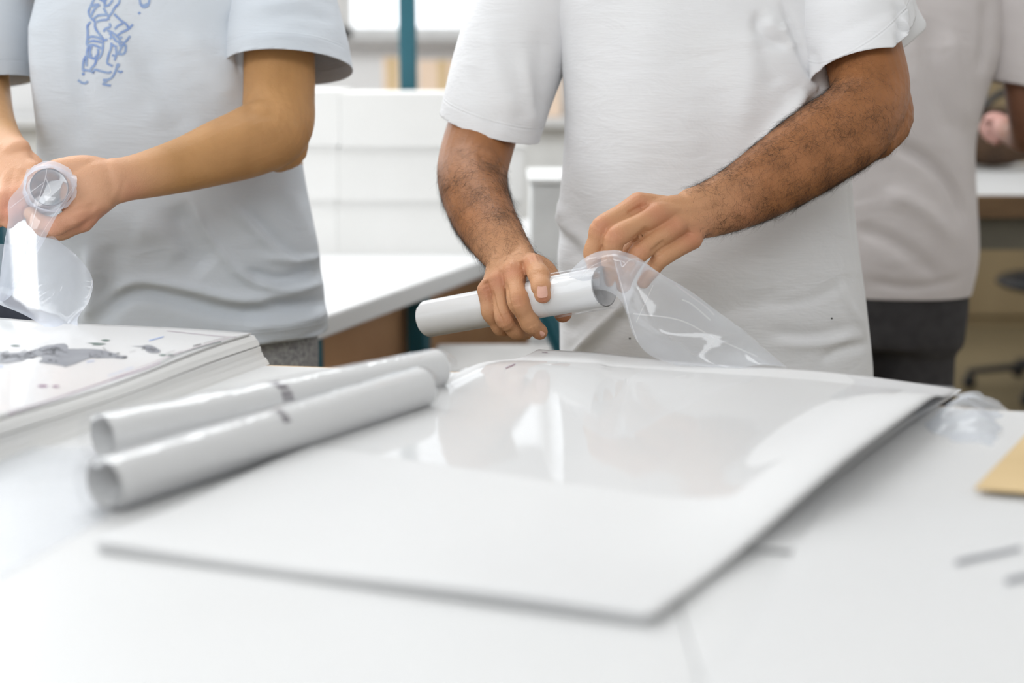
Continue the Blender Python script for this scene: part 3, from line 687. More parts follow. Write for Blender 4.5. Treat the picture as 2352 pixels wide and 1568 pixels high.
# ================================================================ PEOPLE
def hand_parts(wrist, wr, knuckles, fingers, frad, thumb, trad, ref, palm_w=0.040, palm_t=0.014):
    """wrist, knuckles etc. as (px,py,Y); returns closed pieces to be fused into one surface"""
    W = at(*wrist); K = [at(*k) for k in knuckles]; out = []
    kc_ = sum(K, Vector()) / 4; across = (K[3] - K[0]).normalized(); along = (kc_ - W).normalized(); nrm = along.cross(across).normalized()
    hw = (K[3] - K[0]).length / 2
    # palm slab
    th = np.linspace(0, 2 * math.pi, 24, endpoint=False); rings = []
    for f in np.linspace(-0.05, 1.0, 12):
        c = W.lerp(kc_, f); a = wr[0] * (1 - f) + (hw + 0.004) * f; b = wr[1] * (1 - f) + palm_t * f
        rings.append([np.array(c + across * a * math.copysign(abs(math.cos(q)) ** 0.8, math.cos(q)) + nrm * b * math.copysign(abs(math.sin(q)) ** 0.9, math.sin(q))) for q in th])
    out.append(loft(rings))
    for k, ch, rd in zip(K, fingers, frad):
        out.append(limb([(W.lerp(k, 0.35), rd[0] * .9, rd[0] * .85), (W.lerp(k, 0.75), rd[0] * 1.0, rd[0] * .92), (k, rd[0] * 1.04, rd[0] * 1.0)], ref, 4, 14))
        pts = [k] + [at(*p) for p in ch]
        st = []
        for i, p in enumerate(pts):
            st.append((p, rd[i] * (1.04 if 0 < i < 3 else 1.0), rd[i] * 0.97))
            if i < len(pts) - 1:
                m = p.lerp(pts[i + 1], 0.5); rm = (rd[i] + rd[i + 1]) / 2 * 0.95; st.append((m, rm, rm * 0.97))
        out.append(limb(st, ref, 4, 16))
    T = [at(*p) for p in thumb]
    out.append(limb([(p, r, r * .95) for p, r in zip(T, trad)], ref, 5, 16))
    return out
def hand_attr(me, elbow, wrist, kn, blush_pts):
    P = verts_of(me); E, Wv = np.array(at(*elbow)), np.array(at(*wrist)); d = Wv - E; l = np.linalg.norm(d)
    s = ((P - E) @ d) / l ** 2
    fattr(me, 'hand', np.clip((s - 0.72) / 0.38, 0, 1))
    b = np.zeros(len(P))
    for q in blush_pts:
        c = np.array(at(*q[:3])); b += np.exp(-((P - c) ** 2).sum(1) / (q[3] ** 2)) * q[4]
    fattr(me, 'blush', np.clip(b, 0, 1))
def nail(name_parent, tip, dirv, nrm, wd=0.0115, ln=0.012, r=0.0105):
    """curved nail plate lying on the back of the fingertip"""
    d = dirv.normalized(); n = (nrm - d * nrm.dot(d)).normalized(); s = d.cross(n); V, Fc = [], []
    for i in range(9):
        for j in range(9):
            u = (j / 8 - 0.5) * 2; v = i / 8
            wv = wd / 2 * (1 - 0.22 * (2 * v - 1) ** 4 if v > .5 else 1 - 0.28 * (1 - 2 * v) ** 3)
            a = u * wv / r; lift = 0.0006 if i < 8 else 0.0004
            V.append(tip + d * (v - 0.55) * ln * (1 - 0.10 * u * u * (1 if v > .5 else -1)) + s * math.sin(a) * r + n * ((math.cos(a) - 1) * r + lift - 0.0012 * max(0, v - .6) ** 2))
    for i in range(8):
        for j in range(8): a = i * 9 + j; Fc.append((a, a + 1, a + 10, a + 9))
    me = mesh(V, Fc); child('fingernail', me, M['nail'], name_parent)
def torso_rings(st, seg=48, sq=2.3):
    """st: (z, cx, cy, rx, ry, rot)"""
    A = crom(np.array(st, float), 5); th = np.linspace(0, 2 * math.pi, seg, endpoint=False); rings = []
    for z, cx, cy, rx, ry, ro in A:
        c, s = np.cos(th), np.sin(th); x = rx * np.sign(c) * np.abs(c) ** (2 / sq); y = ry * np.sign(s) * np.abs(s) ** (2 / sq)
        rings.append([np.array([cx + X * math.cos(ro) - Y * math.sin(ro), cy + X * math.sin(ro) + Y * math.cos(ro), z]) for X, Y in zip(x, y)])
    return rings
def cut_open(me, cuts):
    """cuts: (point, normal, centre, radius) removes what lies beyond the plane near the centre; returns hem distance per vertex"""
    bm = bmesh.new(); bm.from_mesh(me)
    for co, no, cen, rad, *keep in cuts:
        co, no, cen = Vector(co), Vector(no).normalized(), Vector(cen)
        fs = [f for f in bm.faces if (f.calc_center_median() - cen).length < rad]
        if keep:
            kx, ky, krx, kry, kr = keep[0]
            def outside(c):
                X, Y = rot2(c.x - kx, c.y - ky, -kr); return (abs(X) / krx) ** 2.3 + (abs(Y) / kry) ** 2.3 > 1.0
            fs = [f for f in fs if outside(f.calc_center_median())]
        es = {e for f in fs for e in f.edges}; vs = {v for f in fs for v in f.verts}
        bmesh.ops.bisect_plane(bm, geom=list(vs) + list(es) + fs, plane_co=co, plane_no=no, clear_outer=True, dist=1e-5)
    # keep the main piece
    seen = set(); best = []
    for v0 in bm.verts:
        if v0 in seen: continue
        st = [v0]; seen.add(v0); comp = []
        while st:
            v = st.pop(); comp.append(v)
            for e in v.link_edges:
                o = e.other_vert(v)
                if o not in seen: seen.add(o); st.append(o)
        if len(comp) > len(best): best = comp
    bs = set(best); bmesh.ops.delete(bm, geom=[v for v in bm.verts if v not in bs], context='VERTS')
    bm.to_mesh(me); bm.free(); me.update()
    P = verts_of(me); h = np.full(len(P), 1.0)
    for co, no, cen, rad, *keep in cuts:
        no = np.array(Vector(no).normalized()); d = -((P - np.array(co)) @ no); m = np.linalg.norm(P - np.array(cen), axis=1) < rad * 1.02
        if keep:
            kx, ky, krx, kry, kr = keep[0]; X = (P[:, 0] - kx) * math.cos(kr) + (P[:, 1] - ky) * math.sin(kr); Y = -(P[:, 0] - kx) * math.sin(kr) + (P[:, 1] - ky) * math.cos(kr)
            m &= (np.abs(X) / krx) ** 2.3 + (np.abs(Y) / kry) ** 2.3 > 1.0
        h = np.where(m, np.minimum(h, np.clip(d * 10, 0, 1)), h)
    fattr(me, 'hem', h); return h
def solidify(o, t):
    md = o.modifiers.new('thick', 'SOLIDIFY'); md.thickness = t; md.offset = -1
def sleeve_mesh(st, co, no, seed, strokes=(), gain=1.0, sub=14, seg=72):
    me = limb(st, (0, -1, 0), sub, seg, cap=False)
    bm = bmesh.new(); bm.from_mesh(me); bmesh.ops.delete(bm, geom=[f for f in bm.faces if len(f.verts) > 4], context='FACES_ONLY')
    no = Vector(no).normalized(); bmesh.ops.bisect_plane(bm, geom=bm.verts[:] + bm.edges[:] + bm.faces[:], plane_co=Vector(co), plane_no=no, clear_outer=True, dist=1e-5)
    bmesh.ops.recalc_face_normals(bm, faces=bm.faces)
    bm.to_mesh(me); bm.free(); me.update()
    P = verts_of(me); Nn = normals_of(me); c = P.mean(0)
    if ((P - c) * Nn).sum() < 0: me.flip_normals(); me.update()
    fattr(me, 'hem', np.clip(-((P - np.array(co)) @ np.array(no)) * 10, 0, 1))
    cloth_noise(me, .006, seed, 16, 9)
    if strokes: folds(me, strokes, gain=gain)
    return me
def cloth_noise(me, amp=0.003, seed=0, fx=9, fz=5):
    r = np.random.default_rng(seed); P = verts_of(me); Nn = normals_of(me); d = np.zeros(len(P))
    for k in range(8):
        v = r.normal(size=3) * np.array([fx, fx, fz]); d += np.sin(P @ v + r.uniform(0, 6)) / 8
    set_verts(me, P + Nn * (d * amp)[:, None])

def person_base(name_label, cx, cy, face, skin, hairmat, group=None):
    return empty('person', name_label, 'person', (cx, cy, 0))
def rot2(x, y, a): return (x * math.cos(a) - y * math.sin(a), x * math.sin(a) + y * math.cos(a))
def head_pieces(cx, cy, z0, a):
    """neck, skull, jaw, nose, ears; a: direction the face looks (0 = towards the camera)"""
    def W(x, y, z): X, Y = rot2(x, y, a); return Vector((cx + X, cy + Y, z0 + z))
    p = [limb([(W(0, .02, -.04), .062, .06), (W(0, .01, .04), .056, .056), (W(0, 0, .11), .056, .06)], (0, 1, 0))]
    for c, rx, ry, rz in (((0, .015, .225), .076, .096, .088), ((0, -.012, .17), .064, .078, .085), ((0, -.045, .125), .042, .038, .035), ((0, -.082, .155), .028, .016, .022)):
        q = ball((0, 0, 0), rx, ry, rz); q.transform(Matrix.Translation(W(*c)) @ Matrix.Rotation(a, 4, 'Z')); p.append(q)
    p.append(limb([(W(0, -.088, .215), .008, .009), (W(0, -.103, .19), .011, .010), (W(0, -.106, .178), .015, .010)], (0, 1, 0), 4, 10))
    for s in (-1, 1):
        q = ball((0, 0, 0), .010, .020, .031); q.transform(Matrix.Translation(W(.078 * s, .012, .19)) @ Matrix.Rotation(a, 4, 'Z')); p.append(q)
        q = ball((0, 0, 0), .020, .012, .010); q.transform(Matrix.Translation(W(.032 * s, -.082, .222)) @ Matrix.Rotation(a, 4, 'Z')); p.append(q)
    q = ball((0, 0, 0), .026, .010, .008); q.transform(Matrix.Translation(W(0, -.098, .145)) @ Matrix.Rotation(a, 4, 'Z')); p.append(q)
    return p, W
def hair_cap(parent, W, a):
    q = ball((0, 0, 0), .083, .103, .092, 40); q.transform(Matrix.Translation(W(0, .022, .232)) @ Matrix.Rotation(a, 4, 'Z'))
    bm = bmesh.new(); bm.from_mesh(q); o = W(0, -.062, .262); 
    fw = (W(0, -1, 0) - W(0, 0, 0))
    bmesh.ops.bisect_plane(bm, geom=bm.verts[:] + bm.edges[:] + bm.faces[:], plane_co=o, plane_no=(fw * .75 + Vector((0, 0, -.65))), clear_outer=True)
    bm.to_mesh(q); bm.free(); P = verts_of(q); Nn = normals_of(q); r = np.random.default_rng(3)
    set_verts(q, P + Nn * (r.uniform(0, .004, len(P)))[:, None]); child('hair', q, M['hair'], parent)
    for s in (-1, 1):
        e = child('eye', ball(W(.032 * s, -.079, .208), .011, .011, .0085), M['white_metal'], parent)
        child('pupil', ball(W(.032 * s, -.0885, .207), .0045, .0025, .0045, 10), M['black'], e)
def legs_shoes(parent, cx, cy, a, zhip, mat, spread=0.10, hw=0.17, hd=0.11, voxel=0.012):
    def W(x, y, z): X, Y = rot2(x, y, a); return Vector((cx + X, cy + Y, z))
    p = [loft(torso_rings([(zhip - .16, cx, cy, hw, hd, a), (zhip - .05, cx, cy, hw * 1.02, hd * 1.02, a), (zhip + .08, cx, cy, hw * .95, hd * .98, a)]))]
    for s in (-1, 1):
        p.append(limb([(W(s * .085, 0, zhip - .1), .092, .10), (W(s * .10, -.01, zhip - .3), .082, .088), (W(s * .105, -.015, .48), .066, .070), (W(s * .11, .0, .30), .060, .064), (W(s * .115, .01, .07), .058, .062)], (0, 1, 0), 5, 20))
    me = remesh(p, voxel, 3); cloth_noise(me, .008, 4, 22, 12)
    o = child('trousers', me, mat, parent)
    for s in (-1, 1):
        child('shoe', remesh([limb([(W(s * .115, .05, .045), .034, .04), (W(s * .12, -.03, .05), .038, .045), (W(s * .125, -.12, .035), .046, .033), (W(s * .125, -.18, .028), .040, .024)], (0, 0, 1), 4, 16)], .008), M['sole'], parent)
    return o, me

# ---------------- middle man
def build_middle():
    root = empty('person', 'man in plain white T-shirt with hairy forearms sliding a poster roll into film', 'person', (0.28, 2.22, 0))
    cx, cy, rot = 0.305, 2.235, -0.08
    # arms
    la = [((1905, -160, 2.22), .055, .055), ((1945, -20, 2.17), .056, .055), ((1980, 110, 2.12), .056, .055), ((1998, 215, 2.07), .057, .052), ((1962, 282, 2.03), .060, .050), ((1900, 325, 2.01), .060, .049),
          ((1830, 372, 1.99), .0565, .046), ((1755, 420, 1.97), .0505, .041), ((1690, 456, 1.955), .0435, .034), ((1632, 480, 1.94), .0385, .028), ((1585, 492, 1.925), .035, .022)]
    pieces = [limb([(at(*p), a, b) for p, a, b in la], (0, -1, 0), 6, 28)]
    pieces.append(limb([(at(2020, 205, 2.08), .042, .040), (at(2040, 272, 2.065), .036, .036), (at(2004, 300, 2.05), .043, .040)], (0, -1, 0), 5, 18))
    kn = [(1466, 468, 1.895), (1508, 492, 1.885), (1550, 520, 1.89), (1588, 549, 1.902)]
    fi = [[(1380, 522, 1.865), (1360, 580, 1.868), (1368, 625, 1.878)], [(1414, 545, 1.852), (1402, 602, 1.858), (1406, 645, 1.872)],
          [(1470, 578, 1.862), (1442, 622, 1.866), (1432, 656, 1.876)], [(1520, 592, 1.876), (1494, 624, 1.88), (1478, 648, 1.886)]]
    fr = [(.0155, .0135, .0118, .0100), (.0160, .0145, .0125, .0105), (.0152, .0138, .0120, .0100), (.0148, .0122, .0108, .0090)]
    pieces += hand_parts((1620, 484, 1.94), (.038, .025), kn, fi, fr, [(1590, 505, 1.945), (1515, 530, 1.945), (1448, 575, 1.93), (1412, 625, 1.905)], (.018, .017, .0145, .0115), (0.2, -1, 0.3), palm_t=.0145)
    L = remesh(pieces, 0.0016, 6, -0.48)
    hand_attr(L, (1962, 282, 2.03), (1632, 480, 1.94), kn, [(*k[:2], k[2] - .012, .016, .55) for k in kn] + [(1380, 520, 1.855, .014, .6), (1414, 543, 1.842, .014, .5), (1470, 577, 1.85, .014, .4), (1600, 540, 1.92, .03, .4), (1700, 500, 1.94, .03, .3)])
    folds(L, [([(1440, 492), (1482, 470)], 7, -.0030), ([(1452, 560), (1490, 522)], 8, -.0035), ([(1495, 582), (1530, 552)], 7, -.003), ([(1640, 470), (1560, 480), (1520, 490)], 9, .0012),
              ([(1640, 490), (1580, 515), (1555, 525)], 9, .0010), ([(1655, 462), (1600, 455), (1500, 458)], 10, .0010), ([(1668, 520), (1652, 492), (1640, 462)], 10, -.0010), ([(1700, 500), (1720, 470)], 26, .0022),
              ([(1362, 512), (1388, 532)], 1.6, -.0006), ([(1366, 506), (1392, 526)], 1.6, -.0006), ([(1398, 536), (1424, 556)], 1.6, -.0006), ([(1402, 530), (1430, 550)], 1.6, -.0006), ([(1455, 568), (1480, 588)], 1.6, -.0005), ([(1900, 250), (1940, 300), (1990, 330)], 18, -.0015), ([(2050, 200), (2062, 290)], 24, .0012)])
    ra = [((1195, 20, 2.27), .056, .056), ((1150, 170, 2.262), .056, .056), ((1108, 300, 2.225), .0555, .054), ((1086, 385, 2.18), .0545, .054), ((1090, 440, 2.115), .0505, .050), ((1112, 500, 2.05), .0455, .043),
          ((1143, 550, 1.995), .0395, .034), ((1170, 590, 1.965), .0345, .027), ((1178, 612, 1.95), .036, .022)]
    pieces = [limb([(at(*p), a, b) for p, a, b in ra], (0, -1, 0.3), 6, 28)]
    kn2 = [(1224, 608, 1.932), (1180, 626, 1.925), (1146, 643, 1.932), (1117, 667, 1.940)]
    fi2 = [[(1238, 632, 1.892), (1243, 660, 1.870), (1247, 677, 1.866)], [(1191, 692, 1.888), (1218, 742, 1.896), (1240, 762, 1.910)],
           [(1160, 731, 1.908), (1186, 760, 1.920), (1208, 764, 1.94)], [(1126, 718, 1.930), (1150, 754, 1.938), (1176, 760, 1.955)]]
    fr2 = [(.0150, .0150, .0135, .0118), (.0155, .0150, .0136, .0112), (.0140, .0138, .0122, .0100), (.0130, .0120, .0110, .0092)]
    pieces += hand_parts((1172, 590, 1.967), (.034, .024), kn2, fi2, fr2, [(1212, 604, 1.98), (1250, 622, 1.975), (1276, 668, 1.955), (1293, 721, 1.935)], (.018, .0165, .0145, .0125), (0, -1, 0.3), palm_t=.016)
    R = remesh(pieces, 0.0015, 6, -0.48)
    hand_attr(R, (1088, 400, 2.15), (1166, 585, 1.967), kn2, [(*k[:2], k[2] - .012, .014, .6) for k in kn2] + [(1190, 690, 1.872, .012, .4), (1247, 688, 1.858, .009, .9), (1243, 768, 1.905, .012, .5), (1160, 735, 1.90, .012, .4), (1295, 730, 1.93, .018, .6)])
    def cr(cx_, cy_, wd, slope=0.1, n=3, dy=4, a=-.0007): return [([(cx_ - wd, cy_ + k * dy - slope * wd), (cx_, cy_ + k * dy + 1.5), (cx_ + wd, cy_ + k * dy + slope * wd)], 1.5, a) for k in range(n)]
    folds(R, cr(1239, 622, 17, .05) + cr(1244, 656, 13, .05, 2, 3) + cr(1189, 682, 18, -.15, 4, 5) + cr(1222, 742, 14, -.4, 2, 4) + cr(1157, 722, 13, -.3, 3, 5) +
          [([(1207, 640), (1214, 668)], 5, -.003), ([(1162, 645), (1170, 700), (1198, 756)], 4.5, -.0030), ([(1130, 665), (1138, 705), (1160, 752)], 4.5, -.0030),
           ([(1180, 590), (1172, 610)], 8, .0012), ([(1205, 590), (1222, 602)], 8, .0010), ([(1160, 598), (1148, 622)], 8, .0008), ([(1136, 606), (1150, 592), (1190, 572)], 4, -.0008),
           ([(1095, 352), (1128, 372), (1160, 372)], 8, -.003), ([(1225, 592), (1232, 588)], 10, .0022), ([(1112, 640), (1120, 662)], 10, .0012)])
    # torso + neck + head, coarser, hidden under the shirt
    zs = [(0.80, cx, cy + .01, .165, .10, rot), (0.95, cx, cy + .01, .17, .105, rot), (1.1, cx, cy + .01, .175, .108, rot), (1.3, cx, cy + .02, .185, .11, rot), (1.45, cx - .02, cy + .03, .165, .09, rot), (1.52, cx - .02, cy + .03, .09, .06, rot)]
    hp, W = head_pieces(cx - .02, cy + .0, 1.50, rot)
    tors = [loft(torso_rings(zs))] + hp
    for q in ((1905, -160, 2.22), (1195, 20, 2.27)):
        p = at(*q); tors.append(limb([(Vector((cx - .02, cy + .03, 1.42)), .045, .045), (Vector((cx - .02, cy + .03, 1.42)).lerp(p, .5), .045, .045), (p, .05, .05)], (0, -1, 0)))
    T = remesh(tors, 0.009, 3); fattr(T, 'hand', np.zeros(len(T.vertices))); fattr(T, 'blush', np.zeros(len(T.vertices)))
    bm = bmesh.new()
    for m_ in (L, R, T): bm.from_mesh(m_)
    body = bpy.data.meshes.new('body'); bm.to_mesh(body); bm.free()
    hairs = [(L, (1990, 240, 2.04), (1640, 470, 1.94), 8500, (1, .1)), (R, (1088, 400, 2.14), (1160, 575, 1.97), 4600, (1, .1))]
    V, Fc = [], []
    for me, e_, w_, n_, _ in hairs:
        P = verts_of(me); Nn = normals_of(me); E, Wv = np.array(at(*e_)), np.array(at(*w_)); d = Wv - E; l = np.linalg.norm(d); d /= l
        s = ((P - E) @ d) / l
        wgt = np.where((s > -0.15) & (s < 1.18), 1.0, 0.0) * np.clip((1.2 - s) * 4, 0.04, 1) * np.clip((s + .15) * 3, .1, 1)
        patchy = np.sin(P @ np.array([90, 40, 70])) + np.sin(P @ np.array([-50, 60, 95]) + 1); wgt *= np.clip(.7 + .3 * patchy, .25, 1.3)
        Q = proj(P); low = Nn[:, 2]; wgt *= (1 + .5 * np.abs(Nn[:, 2]))
        view = P - np.array(CAM); wgt *= ((Nn * view).sum(1) < 0.05); wgt *= 1 + 1.5 * np.clip(1 + (Nn * view).sum(1) / np.linalg.norm(view, axis=1) * 2.5, 0, 1)
        idx = rng.choice(len(P), size=n_, p=wgt / wgt.sum())
        swirl = Vector((0, 0, -1))
        for i in idx:
            n = Vector(Nn[i]); p = Vector(P[i]); dv = Vector(d); t1 = (dv * rng.normal(.35, .45) + swirl * rng.normal(.55, .55) * (1 if n.z < .5 else -.4) + Vector(rng.normal(size=3)) * .45); t1 = (t1 - n * t1.dot(n)).normalized()
            ln = abs(rng.normal(.0125, .0055)) + .003; lift = rng.uniform(.08, .5) if rng.random() < .8 else rng.uniform(.5, 1.1); side = n.cross(t1) * rng.normal(0, 1.1)
            r0 = rng.uniform(.00005, .000105); base = len(V); q = p - n * .0004; K = 5
            for k in range(K + 1):
                f = k / K; dirv = (t1 + n * lift * (1 - .9 * f) + side * f * 1.5).normalized()
                if k: q = q + dirv * ln / K
                a = dirv.cross(n).normalized(); b = dirv.cross(a); rr = r0 * (1 - .75 * f)
                V += [q + a * rr, q - a * rr * .5 + b * rr * .87, q - a * rr * .5 - b * rr * .87]
            for k in range(K):
                o = base + 3 * k
                for j in range(3): Fc.append((o + j, o + (j + 1) % 3, o + 3 + (j + 1) % 3, o + 3 + j))
    bo = child('body', body, M['skinM'], root)
    child('arm_hair', mesh(V, Fc), M['armhair'], bo, kind='stuff')
    nail(bo, at(1246, 672, 1.853), Vector((.08, -.08, -1)), Vector((.12, -1, .25)), .0150, .0150, .0125)
    nail(bo, at(1241, 768, 1.898), Vector((.7, .1, -.35)), Vector((-.05, -.7, -.75)), .0135, .012, .0115)
    hair_cap(bo, W, rot)
    # shirt
    st = [(0.70, cx + .024, cy, .250, .150, rot), (0.80, cx + .022, cy, .248, .152, rot), (0.90, cx + .014, cy, .242, .155, rot), (1.00, cx + .004, cy, .232, .157, rot), (1.10, cx - .002, cy, .222, .158, rot), (1.20, cx - .004, cy, .218, .157, rot),
          (1.30, cx - .01, cy + .005, .222, .150, rot), (1.40, cx - .02, cy + .01, .225, .138, rot), (1.50, cx - .02, cy + .02, .17, .10, rot), (1.56, cx - .02, cy + .02, .085, .075, rot), (1.60, cx - .02, cy + .015, .07, .065, rot)]
    sp = [loft(torso_rings(st, 64))]
    # image-right sleeve (his left) and image-left sleeve
    SL = [((1850, -260, 2.25), .085, .085), ((1905, -110, 2.21), .094, .084), ((1945, 10, 2.16), .092, .082), ((1978, 110, 2.12), .086, .080), ((1990, 170, 2.10), .084, .078)]
    SR = [((1245, -60, 2.27), .085, .085), ((1205, 40, 2.27), .088, .085), ((1165, 150, 2.26), .087, .082), ((1132, 262, 2.24), .083, .080), ((1115, 330, 2.235), .081, .078)]
    for T in (SL, SR):
        a0, a1 = at(*T[0][0]), at(*T[1][0]); sp.append(limb([(Vector((cx - .02, cy + .02, 1.45)), .085, .085), (Vector((cx - .02, cy + .02, 1.46)).lerp(a0, .6), .086, .084), (a0, .083, .083), (a1, .084, .080)], (0, -1, 0), 6, 28))
    S = remesh(sp, 0.0045, 10, -0.3)
    # hem planes through picture lines
    def plane(p, q, out, tilt=0.0):
        a, b = at(*p), at(*q); m = (a + b) / 2; d = (b - a).normalized(); n = d.cross(Vector((0, 1, tilt)).normalized()).normalized()
        if n.dot(at(*out) - m) < 0: n = -n
        return m, n
    c1, n1 = plane((1892, 196, 2.05), (2068, 58, 2.10), (2040, 300, 2.05), .25); c2, n2 = plane((1030, 276, 2.2), (1232, 334, 2.2), (1080, 400, 2.2), .15)
    h = cut_open(S, [((cx, cy, .735), (0, 0, -1), (cx, cy, .70), .42), (((cx - .02), cy + .02, 1.565), (0, -.1, 1), (cx - .02, cy, 1.6), .12)])
    cloth_noise(S, .006, 2, 13, 6)
    folds(S, gain=1.35, strokes=[([(1795, 0), (1822, 70), (1850, 140), (1888, 200)], 9, -.006), ([(1745, 20), (1742, 70), (1775, 95), (1815, 102)], 14, -.006), ([(1760, 40), (1790, 70), (1812, 60)], 12, .005), ([(1830, 110), (1818, 98), (1790, 85)], 10, .004),
              ([(1868, 215), (1810, 290), (1750, 370), (1700, 440)], 20, .016, 's'), ([(1880, 250), (1840, 320), (1780, 400)], 30, -.010), ([(1735, 90), (1765, 150), (1790, 200)], 22, -.003),
              ([(1600, 60), (1640, 250), (1640, 420)], 50, -.003), ([(1500, 0), (1480, 200), (1490, 400)], 60, .003), ([(1730, 60), (1725, 180), (1700, 300)], 30, .003),
              ([(1948, 415), (1965, 560), (1990, 700), (2015, 850)], 6, -.004), ([(1965, 430), (1985, 600), (2005, 740)], 8, .003),
              ([(1300, 830), (1370, 760), (1430, 700), (1450, 660)], 10, .006), ([(1330, 845), (1400, 770), (1440, 720)], 24, -.007), ([(1295, 760), (1330, 740), (1360, 700)], 20, -.006),
              ([(1275, 480), (1290, 520), (1330, 560), (1350, 600)], 22, -.006, 's'), ([(1272, 462), (1290, 470), (1306, 500)], 6, .003), ([(1268, 380), (1290, 520), (1300, 640)], 30, .004),
              ([(1560, 600), (1640, 640), (1760, 620)], 40, .003), ([(1740, 700), (1850, 690), (1960, 640)], 14, -.002), ([(1760, 760), (1860, 770), (1960, 745)], 14, -.003), ([(1780, 790), (1880, 790), (1980, 770)], 12, .003), ([(1880, 830), (1940, 800), (2000, 790)], 12, -.003),
              ([(1620, 720), (1730, 700), (1790, 660)], 20, -.002), ([(1930, 640), (1945, 690), (1990, 760)], 10, .003),
              ([(1190, 90), (1218, 190), (1240, 260), (1266, 298)], 12, -.005), ([(1110, 60), (1150, 180), (1190, 270)], 26, .004), ([(1080, 150), (1110, 240), (1150, 300)], 22, -.003), ([(1240, 60), (1260, 180), (1262, 270)], 30, .004), ([(1215, 300), (1240, 240)], 10, -.004),
              ([(1850, 30), (1950, 10), (2030, -10)], 20, .002), ([(1900, 90), (1980, 50), (2050, 20)], 12, -.0015), ([(2065, 0), (2075, 60), (2068, 110)], 7, -.006, 's')])
    so = child('shirt', S, M['shirtM'], root); solidify(so, .0016)
    stl = lambda T: [(at(*p), a, b) for p, a, b in T]
    FM = [([(1850, 30), (1950, 10), (2030, -10)], 20, .002), ([(1900, 90), (1980, 50), (2050, 20)], 12, -.0015), ([(2065, 0), (2075, 60), (2068, 110)], 7, -.006, 's'), ([(1860, 110), (1875, 150), (1888, 190)], 9, -.003), ([(1110, 60), (1150, 180), (1190, 270)], 26, .004), ([(1080, 150), (1110, 240), (1150, 300)], 22, -.003), ([(1240, 60), (1245, 180), (1240, 270)], 22, -.004), ([(1200, 120), (1218, 220), (1225, 300)], 14, .004)]
    for T, c_, n_, sd in ((SL, c1, n1, 5), (SR, c2, n2, 6)):
        q_ = child('sleeve', sleeve_mesh(stl(T), c_, n_, sd, FM, 1.3), M['shirtM'], so); solidify(q_, .0015)
    # back layer of the turned sleeve hem, standing away from the arm
    rows = [[(2030, -40, 2.13), (2062, -40, 2.15), (2090, -30, 2.18), (2080, -30, 2.22)], [(2045, 20, 2.13), (2082, 20, 2.15), (2108, 22, 2.18), (2090, 22, 2.22)],
            [(2062, 75, 2.12), (2092, 70, 2.14), (2126, 60, 2.17), (2100, 62, 2.22)], [(2064, 117, 2.115), (2074, 110, 2.125), (2100, 88, 2.15), (2127, 61, 2.19)]]
    sl = child('sleeve_fold', film('x', rows, None, nu=6, nv=6), M['shirtM'], so); solidify(sl, .0012)
    Sw = S.copy(); Sw.transform(Matrix.Translation(root.location)); b = bvh_of(Sw); bpy.data.meshes.remove(Sw)
    for x, y in ((1447, 777), (1910, 731)):
        child('speck', decal_polys(b, [[(x + 2.4 * math.cos(k), y + 2.2 * math.sin(k)) for k in np.linspace(0, 2 * math.pi, 9)[:-1]]], .0007, 50), M['black'], so, False)
    tr, tm = legs_shoes(root, cx, cy + .01, rot, .86, M['char'])
    return root
mid = build_middle()

